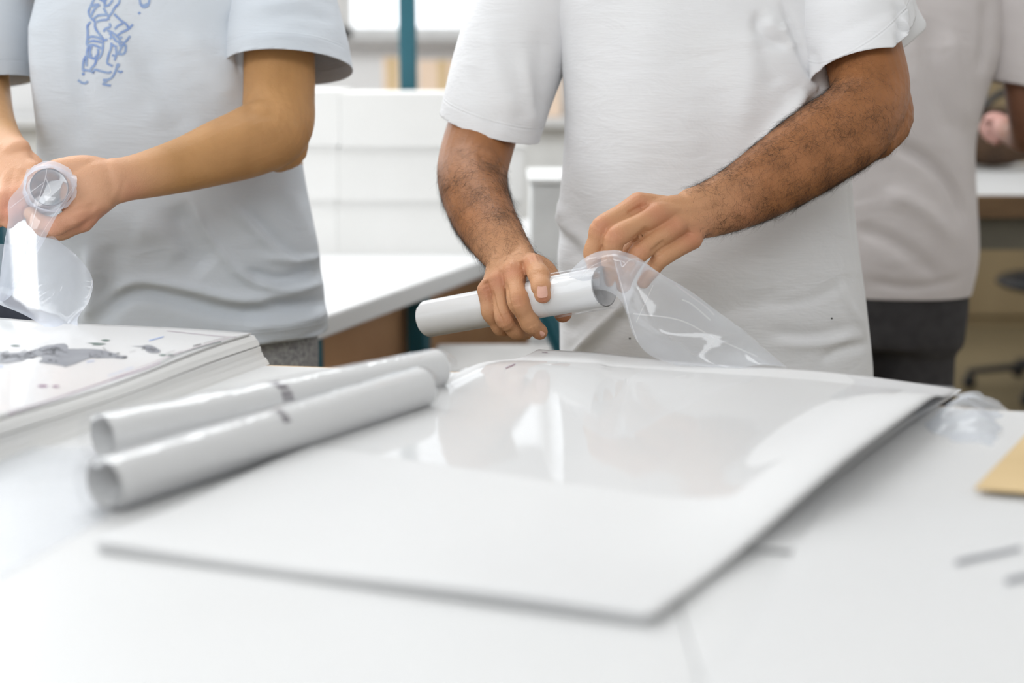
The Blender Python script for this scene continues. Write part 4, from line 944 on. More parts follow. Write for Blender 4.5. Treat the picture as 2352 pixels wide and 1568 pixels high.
# ---------------- left man
def build_left():
    root = empty('person', 'man in pale blue grey T-shirt with blue skater drawing behind the map stack', 'person', (-0.50, 2.36, 0))
    cx, cy, rot = -0.520, 2.37, 0.10
    la = [((610, -120, 2.36), .054, .054), ((632, 0, 2.33), .055, .055), ((640, 120, 2.30), .0565, .055), ((641, 220, 2.26), .056, .054), ((632, 292, 2.215), .057, .052), ((575, 325, 2.18), .0535, .048),
          ((505, 350, 2.14), .0480, .043), ((430, 376, 2.10), .0405, .036), ((350, 398, 2.06), .0345, .030), ((295, 410, 2.035), .0315, .025), ((262, 416, 2.02), .033, .024)]
    pieces = [limb([(at(*p), a, b) for p, a, b in la], (0, -1, 0), 6, 26)]
    pieces.append(limb([(at(662, 300, 2.245), .034, .034), (at(668, 345, 2.235), .026, .026), (at(640, 352, 2.22), .03, .03)], (0, -1, 0), 5, 18))
    kn = [(172, 508, 1.975), (190, 506, 1.995), (204, 500, 2.015), (214, 490, 2.035)]
    kn = [(165, 500, 1.965), (190, 510, 1.985), (200, 496, 2.01), (205, 482, 2.03)]
    fi = [[(128, 520, 1.955), (92, 510, 1.965), (70, 490, 1.98)], [(140, 530, 1.98), (100, 525, 1.985), (75, 505, 2.0)], [(150, 526, 2.01), (110, 526, 2.015), (82, 510, 2.02)], [(156, 516, 2.035), (120, 520, 2.04), (95, 505, 2.04)]]
    fr = [(.0145, .013, .0115, .010), (.0145, .0135, .012, .010), (.014, .013, .0115, .0095), (.013, .012, .0105, .009)]
    pieces += hand_parts((275, 415, 2.03), (.032, .024), kn, fi, fr, [(250, 398, 2.03), (195, 384, 2.01), (140, 388, 2.01), (95, 398, 2.01)], (.020, .0175, .0155, .0125), (0, -1, .2), palm_t=.017)
    pieces.append(limb([(at(262, 415, 2.025), .030, .022), (at(225, 425, 2.005), .036, .021), (at(195, 450, 1.995), .036, .019), (at(180, 480, 1.985), .026, .017)], (0, -1, 0), 5, 18))
    L = remesh(pieces, .0025, 6, -.45)
    hand_attr(L, (600, 310, 2.2), (290, 412, 2.03), kn, [(185, 510, 1.97, .022, .5), (230, 500, 2.0, .02, .5), (120, 520, 1.95, .02, .4), (300, 440, 2.02, .02, .3)])
    folds(L, [([(150, 490), (180, 480), (230, 470)], 8, -.002), ([(160, 515), (200, 500), (232, 470)], 5, .0012), ([(180, 455), (210, 445)], 6, -.0012), ([(560, 250), (600, 262), (640, 262)], 16, -.003), ([(262, 470), (280, 440), (285, 400)], 9, -.0012)])
    ra = [((-60, -60, 2.42), .054, .054), ((-60, 90, 2.39), .052, .052), ((-50, 210, 2.33), .050, .050), ((-40, 270, 2.24), .047, .047), ((-15, 315, 2.16), .040, .036), ((15, 350, 2.09), .033, .026), ((30, 365, 2.06), .033, .022)]
    pieces = [limb([(at(*p), a, b) for p, a, b in ra], (0, -1, .2), 6, 24)]
    kn2 = [(74, 392, 2.035), (50, 402, 2.025), (24, 412, 2.02), (0, 420, 2.025)]
    fi2 = [[(62, 440, 2.0), (48, 472, 1.995), (40, 495, 2.0)], [(38, 452, 1.995), (26, 485, 1.99), (20, 510, 1.995)], [(12, 458, 1.99), (2, 488, 1.99), (-4, 508, 2.0)], [(-12, 455, 2.0), (-22, 480, 2.0), (-28, 498, 2.01)]]
    pieces += hand_parts((22, 356, 2.07), (.032, .022), kn2, fi2, fr, [(50, 365, 2.07), (78, 385, 2.06), (84, 420, 2.04), (72, 452, 2.02)], (.018, .016, .014, .012), (0, -1, .2), palm_t=.016)
    R = remesh(pieces, .0028, 6, -.45)
    hand_attr(R, (-45, 260, 2.25), (22, 356, 2.07), kn2, [(20, 480, 1.98, .03, .5), (50, 490, 1.99, .03, .4)])
    zs = [(0.80, cx, cy + .01, .16, .095, rot), (1.0, cx, cy + .01, .165, .10, rot), (1.2, cx, cy + .01, .175, .10, rot), (1.38, cx, cy + .02, .18, .10, rot), (1.48, cx, cy + .02, .14, .08, rot), (1.54, cx, cy + .02, .08, .06, rot)]
    hp, W = head_pieces(cx, cy, 1.52, rot)
    tors = [loft(torso_rings(zs))] + hp
    for q in ((610, -120, 2.36), (-60, -60, 2.42)):
        p = at(*q); tors.append(limb([(Vector((cx, cy + .03, 1.42)), .042, .042), (Vector((cx, cy + .03, 1.42)).lerp(p, .5), .042, .042), (p, .048, .048)], (0, -1, 0)))
    T = remesh(tors, .009, 3); fattr(T, 'hand', np.zeros(len(T.vertices))); fattr(T, 'blush', np.zeros(len(T.vertices)))
    bm = bmesh.new()
    for m_ in (L, R, T): bm.from_mesh(m_)
    body = bpy.data.meshes.new('body'); bm.to_mesh(body); bm.free()
    bo = child('body', body, M['skinL'], root); hair_cap(bo, W, rot)
    st = [(0.76, cx - .03, cy, .238, .148, rot), (0.84, cx - .033, cy, .236, .148, rot), (0.92, cx - .036, cy, .232, .15, rot), (1.00, cx - .04, cy, .226, .152, rot), (1.10, cx - .045, cy, .216, .152, rot), (1.20, cx - .045, cy, .210, .148, rot),
          (1.30, cx - .04, cy, .212, .142, rot), (1.40, cx - .03, cy + .01, .210, .13, rot), (1.50, cx - .01, cy + .02, .16, .10, rot), (1.57, cx, cy + .02, .085, .075, rot), (1.62, cx, cy + .01, .07, .065, rot)]
    sp = [loft(torso_rings(st, 64))]
    SL = [((560, -260, 2.38), .08, .08), ((610, -120, 2.36), .087, .085), ((640, 0, 2.335), .091, .088), ((658, 110, 2.305), .098, .096), ((669, 185, 2.29), .099, .098)]
    SR = [((20, -160, 2.42), .08, .08), ((-30, -40, 2.42), .085, .085), ((-42, 80, 2.385), .088, .092), ((-48, 160, 2.37), .088, .094), ((-50, 220, 2.36), .088, .094)]
    for T in (SL, SR):
        a0, a1 = at(*T[0][0]), at(*T[1][0]); sp.append(limb([(Vector((cx, cy + .02, 1.46)), .082, .082), (Vector((cx, cy + .02, 1.47)).lerp(a0, .6), .083, .082), (a0, .079, .079), (a1, .080, .079)], (0, -1, 0), 6, 28))
    S = remesh(sp, .005, 10, -.3)
    c1 = at(680, 158, 2.30); n1 = Vector((-.02, -.30, -1)); c2 = at(0, 182, 2.35); n2 = Vector((.12, -.1, -1))
    cut_open(S, [((cx, cy, .823), (-.0, 0, -1), (cx, cy, .75), .42), ((cx, cy + .02, 1.585), (0, -.1, 1), (cx, cy, 1.62), .12)])
    cloth_noise(S, .007, 9, 12, 5)
    folds(S, gain=1.5, strokes=[([(545, 0), (545, 80), (552, 165)], 7, -.006), ([(535, 20), (560, 90), (575, 220)], 26, -.006), ([(75, 0), (95, 180), (120, 340)], 22, .009), ([(165, 40), (180, 200), (190, 340)], 26, -.008), ([(35, 40), (50, 200), (62, 330)], 12, -.006),
              ([(250, 60), (310, 180), (380, 300)], 26, .004), ([(330, 100), (380, 220), (440, 300)], 26, -.003), ([(420, 60), (480, 160), (540, 230)], 30, .003), ([(300, 0), (330, 160), (340, 280)], 34, -.003),
              ([(440, 460), (480, 540), (540, 620), (600, 660)], 10, .006), ([(400, 470), (430, 560), (480, 620)], 36, -.010), ([(560, 470), (640, 560), (720, 640)], 16, -.005), ([(520, 460), (620, 560), (700, 620)], 12, .005),
              ([(230, 740), (270, 690), (330, 670), (420, 690), (560, 720), (700, 700)], 18, -.010), ([(240, 690), (310, 650), (420, 660), (560, 690), (740, 665)], 14, .007), ([(560, 620), (640, 640), (740, 620)], 12, -.006), ([(580, 650), (660, 665), (745, 648)], 10, .006),
              ([(600, 590), (680, 600), (735, 590)], 10, .005), ([(600, 690), (680, 700), (750, 690)], 12, -.006), ([(560, 750), (660, 745), (760, 715)], 16, .006), ([(250, 560), (260, 620), (235, 700)], 26, -.005), ([(205, 560), (215, 660), (200, 740)], 18, .008),
              ([(600, 800), (690, 780), (768, 745)], 9, -.004), ([(300, 520), (380, 540), (420, 600)], 30, .006), ([(640, 420), (690, 500), (735, 600)], 20, .004)])
    so = child('shirt', S, M['shirtL'], root); solidify(so, .0016)
    for T, c_, n_, sd in ((SL, c1, n1, 7), (SR, c2, n2, 8)):
        q_ = child('sleeve', sleeve_mesh([(at(*p), a, b) for p, a, b in T], c_, n_, sd, [([(560, 90), (640, 80), (760, 95)], 10, .003), ([(600, 40), (690, 30), (770, 50)], 12, -.003), ([(560, 20), (640, 10), (720, 0)], 14, .003)], 1.0), M['shirtL'], so); solidify(q_, .0015)
    # blue line drawing on the chest
    b = bvh_of(bpy.data.meshes[S.name]); off = Matrix.Translation(root.location)
    Sw = S.copy(); Sw.transform(off); b = bvh_of(Sw); bpy.data.meshes.remove(Sw)
    q = lambda x, y: (140 + x * 300 / 2138, y * 300 / 2138)
    raw = [[(570, -60), (500, 80), (455, 200), (500, 300), (560, 360), (560, 440), (600, 520), (680, 620), (700, 660), (765, 650)], [(500, 260), (540, 170), (590, 110), (640, 80)], [(510, 110), (560, 80), (620, 75)],
           [(700, 100), (760, 95), (800, 70), (850, 0)], [(960, -40), (950, 50), (880, 130), (830, 220), (780, 280), (780, 330)], [(540, 310), (600, 260), (680, 245), (740, 245)], [(590, 360), (650, 335), (760, 325)],
           [(700, 130), (730, 190), (770, 260)], [(870, 230), (930, 290), (1000, 350), (1060, 390), (1100, 450), (1080, 500)], [(880, 480), (940, 420), (1010, 390)], [(930, 580), (1000, 530), (1100, 480), (1180, 400)],
           [(800, 380), (810, 440), (740, 470), (700, 520)], [(490, 360), (440, 420), (440, 520), (440, 620), (430, 720), (450, 760), (430, 860), (440, 900)], [(440, 620), (520, 600), (620, 620), (670, 650)], [(440, 690), (520, 670), (600, 680), (670, 700)],
           [(450, 745), (540, 740), (620, 770), (670, 800)], [(690, 680), (690, 760), (680, 850), (640, 930), (580, 980)], [(500, 760), (480, 850), (500, 920)], [(610, 800), (610, 880), (560, 950)], [(430, 890), (470, 930), (530, 955), (580, 970)],
           [(420, 910), (380, 980), (365, 1080), (365, 1150)], [(580, 980), (560, 1050), (500, 1120), (480, 1180)], [(430, 930), (420, 1020), (430, 1080)], [(365, 1150), (420, 1150), (480, 1160)], [(280, 1310), (340, 1350), (400, 1360), (450, 1330)],
           [(520, 1160), (530, 1190), (560, 1140), (680, 1170), (780, 1190), (830, 1170)], [(690, 1310), (780, 1300), (850, 1250), (900, 1150), (930, 1050)], [(680, 1370), (750, 1390), (820, 1400)], [(700, 1340), (760, 1330)],
           [(830, 700), (820, 800), (790, 880), (770, 960), (760, 1030), (800, 1060), (850, 1080)], [(840, 900), (900, 920)], [(840, 740), (920, 770)], [(900, 780), (910, 880), (880, 990)], [(850, 600), (900, 670), (950, 700), (970, 760)],
           [(1130, 590), (1080, 660), (1020, 720), (970, 820), (930, 900)], [(760, 500), (830, 530), (900, 580), (960, 640)], [(960, 760), (1050, 740), (1060, 800), (1040, 870), (990, 890), (940, 860)], [(920, 1050), (950, 1060), (930, 1100)],
           [(930, 1160), (980, 1180), (1010, 1160)], [(1290, -20), (1310, 80), (1370, 120), (1430, 80), (1450, -20)], [(1300, 200), (1270, 230)], [(1290, 60), (1350, 90), (1420, 60)], [(800, 640), (830, 600), (800, 540)], [(1000, 600), (960, 660), (1000, 700)]]
    thick = [([(360, 1150), (400, 1150)], 7), ([(370, 1190), (370, 1230)], 7), ([(640, -40), (740, 20)], 12), ([(680, -50), (760, -10)], 12), ([(700, 50), (740, 60)], 6), ([(1310, 85), (1400, 100)], 6), ([(655, 800), (680, 790)], 6), ([(440, 735), (465, 745)], 5)]
    lines = [([q(*p) for p in l], 5.2) for l in raw] + [([q(*p) for p in l], w_) for l, w_ in thick]
    child('shirt_drawing', decal_lines(b, lines, 4.2, .0009), M['ink_blue'], so, label='faded blue line drawing of a hockey player')
    legs_shoes(root, cx - .02, cy + .02, rot, .86, M['jogger'], hw=.205, hd=.135)
    return root
left = build_left()

# ---------------- man behind on the right, seen from behind
def build_right():
    cx, cy, rot = 0.800, 3.10, 3.02
    root = empty('person', 'blurred man in pale lilac T-shirt and charcoal trousers at far right', 'person', (cx, cy, 0))
    aR = [((2322, -80, 3.09), .048, .048), ((2345, 60, 3.08), .050, .050), ((2362, 200, 3.07), .050, .05), ((2368, 290, 3.12), .046, .045), ((2345, 310, 3.24), .038, .036), ((2312, 292, 3.36), .030, .027)]
    pieces = [limb([(at(*p), a, b) for p, a, b in aR], (0, -1, .2), 5, 20)]
    kn = [(2285, 282, 3.42), (2292, 292, 3.41), (2300, 302, 3.40), (2308, 312, 3.39)]
    fi = [[(2272, 280, 3.45), (2262, 288, 3.47), (2256, 296, 3.48)], [(2278, 294, 3.44), (2270, 302, 3.46), (2264, 310, 3.47)], [(2288, 306, 3.43), (2280, 314, 3.45), (2274, 320, 3.46)], [(2298, 316, 3.42), (2292, 322, 3.43), (2288, 328, 3.44)]]
    fr = [(.013, .012, .011, .009)] * 4
    pieces += hand_parts((2312, 292, 3.36), (.03, .022), kn, fi, fr, [(2305, 280, 3.37), (2292, 272, 3.39), (2278, 270, 3.41), (2268, 274, 3.43)], (.016, .015, .013, .011), (0, -1, .2))
    aL = [((1775, -80, 3.09), .048, .048), ((1758, 80, 3.08), .050, .050), ((1750, 220, 3.10), .050, .05), ((1780, 270, 3.2), .042, .04), ((1830, 270, 3.36), .03, .028)]
    pieces.append(limb([(at(*p), a, b) for p, a, b in aL], (0, -1, .2), 5, 20))
    kl = [(1880, 290, 3.42), (1872, 300, 3.43), (1864, 308, 3.42), (1856, 315, 3.41)]
    fl_ = [[(k[0] + 22, k[1] + 8, k[2] + .03), (k[0] + 34, k[1] + 18, k[2] + .045), (k[0] + 40, k[1] + 26, k[2] + .05)] for k in kl]
    pieces += hand_parts((1830, 272, 3.36), (.03, .022), kl, fl_, fr, [(1840, 268, 3.37), (1862, 268, 3.39), (1880, 272, 3.4), (1895, 282, 3.42)], (.016, .015, .013, .011), (0, -1, .2))
    A = remesh(pieces, .005, 4)
    hand_attr(A, (2368, 290, 3.12), (2312, 292, 3.36), kn, [(2300, 295, 3.40, .10, .8)])
    zs = [(0.78, cx, cy, .16, .10, rot), (1.0, cx, cy, .165, .10, rot), (1.2, cx, cy, .175, .10, rot), (1.38, cx, cy, .18, .10, rot), (1.48, cx, cy, .14, .08, rot), (1.54, cx, cy, .08, .06, rot)]
    hp, W = head_pieces(cx, cy, 1.52, rot); tors = [loft(torso_rings(zs))] + hp
    for q in ((2330, -120, 3.08), (1760, -100, 3.08)):
        p = at(*q); tors.append(limb([(Vector((cx, cy, 1.42)), .042, .042), (Vector((cx, cy, 1.42)).lerp(p, .5), .042, .042), (p, .048, .048)], (0, -1, 0)))
    T = remesh(tors, .010, 3); fattr(T, 'hand', np.zeros(len(T.vertices))); fattr(T, 'blush', np.zeros(len(T.vertices)))
    bm = bmesh.new()
    for m_ in (A, T): bm.from_mesh(m_)
    body = bpy.data.meshes.new('body'); bm.to_mesh(body); bm.free()
    bo = child('body', body, M['skinR'], root); hair_cap(bo, W, rot)
    st = [(0.76, cx - .005, cy, .205, .135, rot), (0.86, cx, cy, .215, .145, rot), (0.98, cx - .0, cy, .206, .14, rot), (1.10, cx - .003, cy, .200, .135, rot), (1.20, cx + .005, cy, .208, .135, rot),
          (1.30, cx + .012, cy, .225, .135, rot), (1.42, cx, cy, .225, .125, rot), (1.50, cx, cy, .17, .10, rot), (1.57, cx, cy, .085, .075, rot), (1.62, cx, cy, .07, .065, rot)]
    sp = [loft(torso_rings(st, 56))]
    SR_ = [((2230, -230, 3.1), .08, .08), ((2300, -90, 3.1), .088, .082), ((2335, 40, 3.08), .080, .078), ((2350, 150, 3.07), .078, .075), ((2358, 250, 3.07), .078, .075)]
    SL_ = [((1850, -230, 3.1), .08, .08), ((1790, -90, 3.1), .088, .082), ((1765, 40, 3.08), .080, .078), ((1750, 150, 3.09), .078, .075), ((1745, 250, 3.1), .078, .075)]
    for T in (SR_, SL_):
        a0, a1 = at(*T[0][0]), at(*T[1][0]); sp.append(limb([(Vector((cx, cy, 1.46)), .080, .080), (Vector((cx, cy, 1.46)).lerp(a0, .6), .080, .080), (a0, .078, .078), (a1, .080, .078)], (0, -1, 0), 6, 26))
    S = remesh(sp, .007, 6, -.3)
    zh = at(2100, 688, 2.97).z
    cut_open(S, [((cx, cy, zh), (0, 0, -1), (cx, cy, zh - .1), .42), ((cx, cy, 1.585), (0, 0, 1), (cx, cy, 1.62), .12)])
    cloth_noise(S, .010, 5, 12, 6)
    folds(S, [([(2120, 40), (2150, 200), (2200, 330)], 22, -.010), ([(2180, 60), (2210, 180), (2225, 300)], 16, .008), ([(2050, 330), (2130, 370), (2190, 440), (2215, 520)], 14, -.014), ([(2030, 440), (2120, 480), (2200, 560)], 20, .008),
              ([(1960, 520), (2060, 560), (2160, 640)], 18, -.008), ([(1990, 645), (2100, 660), (2210, 640)], 9, -.006), ([(2262, 0), (2265, 80), (2250, 170)], 12, -.012)])
    so = child('shirt', S, M['shirtR'], root); solidify(so, .002)
    for T, c_, n_, sd in ((SR_, at(2350, 198, 3.05), (-.2, 0, -1), 3), (SL_, at(1750, 200, 3.05), (.1, 0, -1), 4)):
        q_ = child('sleeve', sleeve_mesh([(at(*p), a, b) for p, a, b in T], c_, n_, sd), M['shirtR'], so); solidify(q_, .0015)
    legs_shoes(root, cx, cy, rot, .82, M['char'], hw=.195, hd=.13, voxel=.014)
build_right()

# ================================================================ HELD ROLLS AND FILM
r0, r1 = at(1388, 657, 1.84), at(985, 731, 2.04)
hr = empty('poster_roll', 'white poster roll held in the hand of the man in plain white', 'poster roll', r1)
child('rolled_poster', spiral_roll(r0, r1, .0275, 2.3, .0012, 80, 2.4, 14), M['gloss_paper'], hr)
hb = empty('clear_film_bag', 'clear film bag being pulled over the held roll and draping to the posters', 'plastic film', at(1440, 650, 1.83))
ax = (r0 - r1).normalized()
sl = sleeve(r1.lerp(r0, .74), r0, .0285, 0.0, .016, .0022, 11, 1.0, 1.02, 56, 40); child('bag_mouth', sl, M['film2'], hb)
dome = [[(1312, 655, 1.86), (1308, 628, 1.85), (1335, 598, 1.845), (1372, 578, 1.84), (1408, 574, 1.835)],
        [(1340, 662, 1.835), (1345, 625, 1.825), (1368, 600, 1.82), (1395, 585, 1.815), (1425, 577, 1.82)],
        [(1395, 668, 1.815), (1400, 635, 1.808), (1408, 612, 1.805), (1420, 592, 1.805), (1455, 586, 1.82)],
        [(1425, 690, 1.81), (1425, 650, 1.80), (1430, 620, 1.80), (1450, 600, 1.805), (1482, 602, 1.825)],
        [(1440, 725, 1.815), (1450, 680, 1.80), (1465, 645, 1.80), (1485, 620, 1.81), (1512, 626, 1.83)]]
child('bag_fold', film('x', dome, None, nu=9, nv=9, crumple=.0006, fr=80, seed=2), M['film'], hb)
def P_(px, py, z): return (on(px, py, z),)
zs_ = ZT + .0165
drape = [[(1406, 580, 1.822), (1440, 590, 1.81), (1480, 604, 1.81), (1515, 628, 1.825)],
         [(1420, 640, 1.80), (1470, 650, 1.785), (1530, 655, 1.785), (1580, 665, 1.80)],
         [(1438, 710, 1.785), (1500, 715, 1.765), (1580, 705, 1.765), (1645, 712, 1.775)],
         [(1458, 775, 1.775), (1530, 770, 1.745), (1630, 752, 1.745), (1712, 762, 1.75)],
         [(1500, 820, 1.765), (1590, 815, 1.735), (1690, 800, 1.73), (1765, 808, 1.73)],
         [(1600, 850, 1.73), (1680, 848, 1.71), (1745, 838, 1.70), (1805, 842, 1.70)]]
child('bag_drape', film('x', drape, None, nu=10, nv=10, crumple=.0005, fr=45, seed=6), M['film'], hb)

def crease_highlights(objname, parent, lines, wd):  # thin pale ribbons that paint highlights along folds of the film
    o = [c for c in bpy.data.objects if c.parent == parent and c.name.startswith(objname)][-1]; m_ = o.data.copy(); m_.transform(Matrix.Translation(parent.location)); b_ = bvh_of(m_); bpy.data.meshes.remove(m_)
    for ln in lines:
        for q_ in loose(decal_lines(b_, [(ln[0], (ln[1] if len(ln) > 1 else wd) * .62)], wd, .0006)): child('crease_highlight', q_, M['crease'], parent)
crease_highlights('bag_drape', hb, [([(1410, 592), (1432, 670), (1450, 740), (1466, 785)],), ([(1455, 720), (1560, 735), (1640, 775), (1740, 820)], 4), ([(1500, 655), (1480, 700), (1462, 740)], 2), ([(1552, 655), (1580, 676), (1622, 706), (1640, 724)], 5), ([(1566, 688), (1590, 700), (1632, 736)], 5)], 3)
crease_highlights('bag_fold', hb, [([(1425, 600), (1430, 612), (1445, 598), (1466, 594)], 4), ([(1466, 596), (1460, 612), (1446, 634)], 4), ([(1330, 640), (1360, 612), (1395, 596)], 2)], 3)
# left man's roll and its hanging bag
q0, q1 = at(114, 430, 1.955), at(70, 470, 2.19)
lr = empty('poster_roll', 'poster roll pointing at the camera in the hands of the left man', 'poster roll', q1)
child('rolled_poster', spiral_roll(q0, q1, .0262, 2.5, .0010, 80, 1.0, 8), M['gloss_paper'], lr)
lb = empty('clear_film_bag', 'clear film bag hanging from the left roll down onto the map prints', 'plastic film', at(110, 500, 1.93))
child('bag_mouth', sleeve(q1.lerp(q0, .6), q0, .0275, 0.0, .012, .0045, 21, 1.0, 1.12, 56, 24), M['film_l'], lb)
strip = [[(62, 388, 1.93), (95, 382, 1.925), (130, 384, 1.925), (176, 405, 1.935)], [(48, 425, 1.915), (90, 425, 1.91), (128, 422, 1.91), (176, 420, 1.925)], [(20, 462, 1.91), (70, 450, 1.90), (125, 450, 1.90), (160, 455, 1.91)],
         [(18, 510, 1.90), (60, 500, 1.89), (95, 500, 1.89), (128, 500, 1.90)], [(8, 570, 1.90), (40, 560, 1.88), (72, 560, 1.88), (98, 560, 1.89)], [(0, 640, 1.90), (15, 640, 1.885), (35, 640, 1.88), (55, 630, 1.89)], [(-10, 700, 1.90), (-4, 700, 1.89), (8, 692, 1.885), (25, 680, 1.89)]]
child('bag_fold', film('x', strip, None, nu=8, nv=10, crumple=.0007, fr=60, seed=8), M['film_l'], lb)
curt = [[(-30, 560, 1.97), (30, 560, 1.965), (75, 550, 1.96), (118, 542, 1.955), (128, 548, 1.955)], [(-30, 620, 1.95), (30, 615, 1.94), (90, 600, 1.935), (150, 580, 1.93), (180, 590, 1.925)], [(-30, 660, 1.92), (30, 668, 1.91), (90, 655, 1.90), (160, 640, 1.895), (212, 640, 1.90)],
        [(-20, 690, 1.89), (50, 702, 1.87), (110, 705, 1.86), (165, 700, 1.855), (205, 690, 1.86)], [(60, 725, 1.84), (100, 728, 1.83), (135, 738, 1.82), (155, 750, 1.815), (178, 735, 1.82)],
        [(130, 770, 1.765), (145, 775, 1.76), (155, 785, 1.75), (175, 790, 1.745), (195, 785, 1.75)], [(152, 820, 1.70), (160, 825, 1.69), (175, 835, 1.68), (195, 835, 1.675), (212, 840, 1.67)], [(170, 870, 1.60), (190, 880, 1.59), (205, 885, 1.58), (225, 890, 1.57), (245, 895, 1.57)],
        [(240, 935, 1.47), (250, 936, 1.465), (258, 938, 1.46), (265, 940, 1.455), (272, 942, 1.455)]]
me = film('x', curt, None, nu=9, nv=8, crumple=.0006, fr=40, seed=9); child('bag_drape', me, M['film_l'], lb)

crease_highlights('bag_fold', lb, [([(108, 388), (104, 412), (92, 450), (70, 530), (58, 585)], 3.5), ([(100, 420), (60, 450), (24, 478)], 3), ([(106, 410), (114, 430), (116, 442), (108, 448)], 4), ([(168, 430), (140, 470), (100, 530), (60, 610)], 2), ([(20, 470), (17, 510), (8, 600)], 2)], 3)
crease_highlights('bag_drape', lb, [([(207, 620), (211, 650), (200, 690)], 4), ([(160, 760), (172, 800), (200, 850), (240, 915)], 3), ([(150, 745), (158, 790), (165, 830)], 3)], 3)
# ================================================================ BACKGROUND FURNITURE
# left bench: white top running back, teal uprights, brown carcass and grey drawer below
ZB = 0.78
a, b = on(700, 742, ZB), on(1240, 550, ZB); db = (b - a).normalized(); nb = Vector((-db.y, db.x, 0)).normalized()
if nb.x > 0: nb = -nb
a = a - db * .03; b = b + db * .5
bench = empty('workbench', 'long white workbench on teal legs behind the two nearer men', 'workbench', (a.x, a.y, 0))
child('bench_top', slab([xy(a), xy(b), xy(b + nb * 1.7), xy(a + nb * 1.7)], ZB - .045, ZB, .006), M['laminate'], bench, False)
def quadbox(p, q, wd, z0, z1): return slab([xy(p), xy(q), xy(q + nb * wd), xy(p + nb * wd)], z0, z1, .004)
pl = on(945, 700, ZB - .07); tl = (pl - a).dot(db)
for t_ in (0.12, tl, 1.9):
    p = a + db * t_ + nb * .03
    child('leg', quadbox(p, p + db * .045, .045, 0, ZB - .046), M['teal'], bench, False)
child('cabinet_body', quadbox(a + db * .2 + nb * .09, b - db * .1 + nb * .09, .9, .12, ZB - .06), M['brown'], bench, False)
tp = on(1085, 790, 0.45)
gd = empty('grey_cabinet', 'low grey cabinet standing under the workbench right end', 'cabinet', (0.1, 3.0, 0))
gx0, gx1 = at(985, 700, 2.97).x, at(1330, 700, 2.97).x
child('carcass', box(gx0, gx1, 2.97, 3.27, .05, .625, .006), M['grey'], gd, False)
for k in range(3): 
    d = child('drawer', box(gx0 + .01, gx1 - .01, 2.95, 2.97, .07 + k * .18, .07 + k * .18 + .17, .004), M['grey'], gd, False)
    child('handle', box((gx0 + gx1) / 2 - .06, (gx0 + gx1) / 2 + .06, 2.93, 2.95, .15 + k * .18, .165 + k * .18, .003), M['white_metal'], d, False)
up = at(937, 210, 4.1)
tp = empty('teal_post', 'slim teal steel post rising from the workbench in front of the windows', 'post', (up.x, 4.1, ZB))
child('shaft', box(up.x - .024, up.x + .024, 4.1, 4.15, ZB + .01, 3.0, .004), M['teal'], tp, False)
child('foot_plate', box(up.x - .08, up.x + .08, 4.04, 4.2, ZB + .0005, ZB + .012, .002), M['teal'], tp, False)
pp = at(1268, 760, 2.85)
tb = limb([(at(1240, 690, 2.9), .02, .02), (at(1290, 800, 2.9), .02, .02), (at(1420, 1080, 2.9), .02, .02)], (0, -1, 0), 3, 8)
tag(link('teal_strut', tb, M['teal'], None, False), 'slanting teal steel strut behind the plain white shirt', 'strut')
# paper piles on the bench
def pile(label, px, py, w_, d_, h_, mat=M['paper'], yaw=0.0, n=3):
    p = on(px, py, ZB); t = empty('paper_pile', label, 'paper stack', (p.x, p.y, ZB)); t.rotation_euler = (0, 0, yaw)
    for k in range(n):
        j = (k * 37 % 5 - 2) * .004
        me = box(-w_ / 2 + j, w_ / 2 + j, -d_ / 2 - j, d_ / 2 - j, h_ * k / n, h_ * (k + 1) / n - .001, .001); link('sheet_bundle', me, mat, t, False)
def pile_at(label, x0, x1, y, d_, ytop, n):
    t = empty('paper_pile', label, 'paper stack', ((x0 + x1) / 2, y + d_ / 2, ZB)); h_ = at(1000, ytop, y).z - ZB; w_ = x1 - x0
    for k in range(n):
        j = (k * 37 % 5 - 2) * .004
        link('sheet_bundle', box(-w_ / 2 + j, w_ / 2 + j, -d_ / 2 - j, d_ / 2 - j, h_ * k / n, h_ * (k + 1) / n - .0005, .001), M['bright'], t, False)
pile_at('tall white paper pile on the workbench beneath the teal post', -.45, .03, 3.70, .30, 212, 3)
pile_at('white paper pile on the workbench beside the bare left elbow', -.98, -.4505, 3.70, .30, 207, 3)
gp = at(1250, 505, 3.3)
g = empty('grey_bin', 'pale grey upright box beside the left edge of the plain white shirt', 'box', (gp.x, 3.35, 0))
child('bin_body', box(at(1218, 500, 3.3).x, at(1400, 500, 3.3).x, 3.3, 3.62, .0, at(1250, 422, 3.3).z, .006), M['white_metal'], g, False)
child('bin_lid', box(at(1213, 500, 3.29).x, at(1403, 500, 3.29).x, 3.285, 3.63, at(1250, 422, 3.3).z, at(1250, 408, 3.3).z, .004), M['white_metal'], g, False)
lp = at(-4, 600, 2.72); tp2 = empty('teal_post', 'teal steel post at the left picture edge behind the hanging film', 'post', (lp.x, 2.72, 0))
child('shaft', box(lp.x - .02, lp.x + .02, 2.70, 2.74, .01, 2.9, .004), M['teal'], tp2, False)
child('foot_plate', box(lp.x - .08, lp.x + .08, 2.64, 2.80, 0, .012, .002), M['teal'], tp2, False)
nv_ = at(15, 715, 2.42)
nb_ = empty('navy_bag', 'dark navy cloth bag just showing at the left edge above the map stack', 'bag', (nv_.x - .1, 2.47, 0))
child('bag_body', remesh([limb([(Vector((nv_.x - .11, 2.47, .05)), .15, .10), (Vector((nv_.x - .11, 2.47, .45)), .16, .10), (Vector((nv_.x - .10, 2.47, nv_.z - .05)), .14, .09)], (0, -1, 0), 4, 20)], .012), M['denim'], nb_)
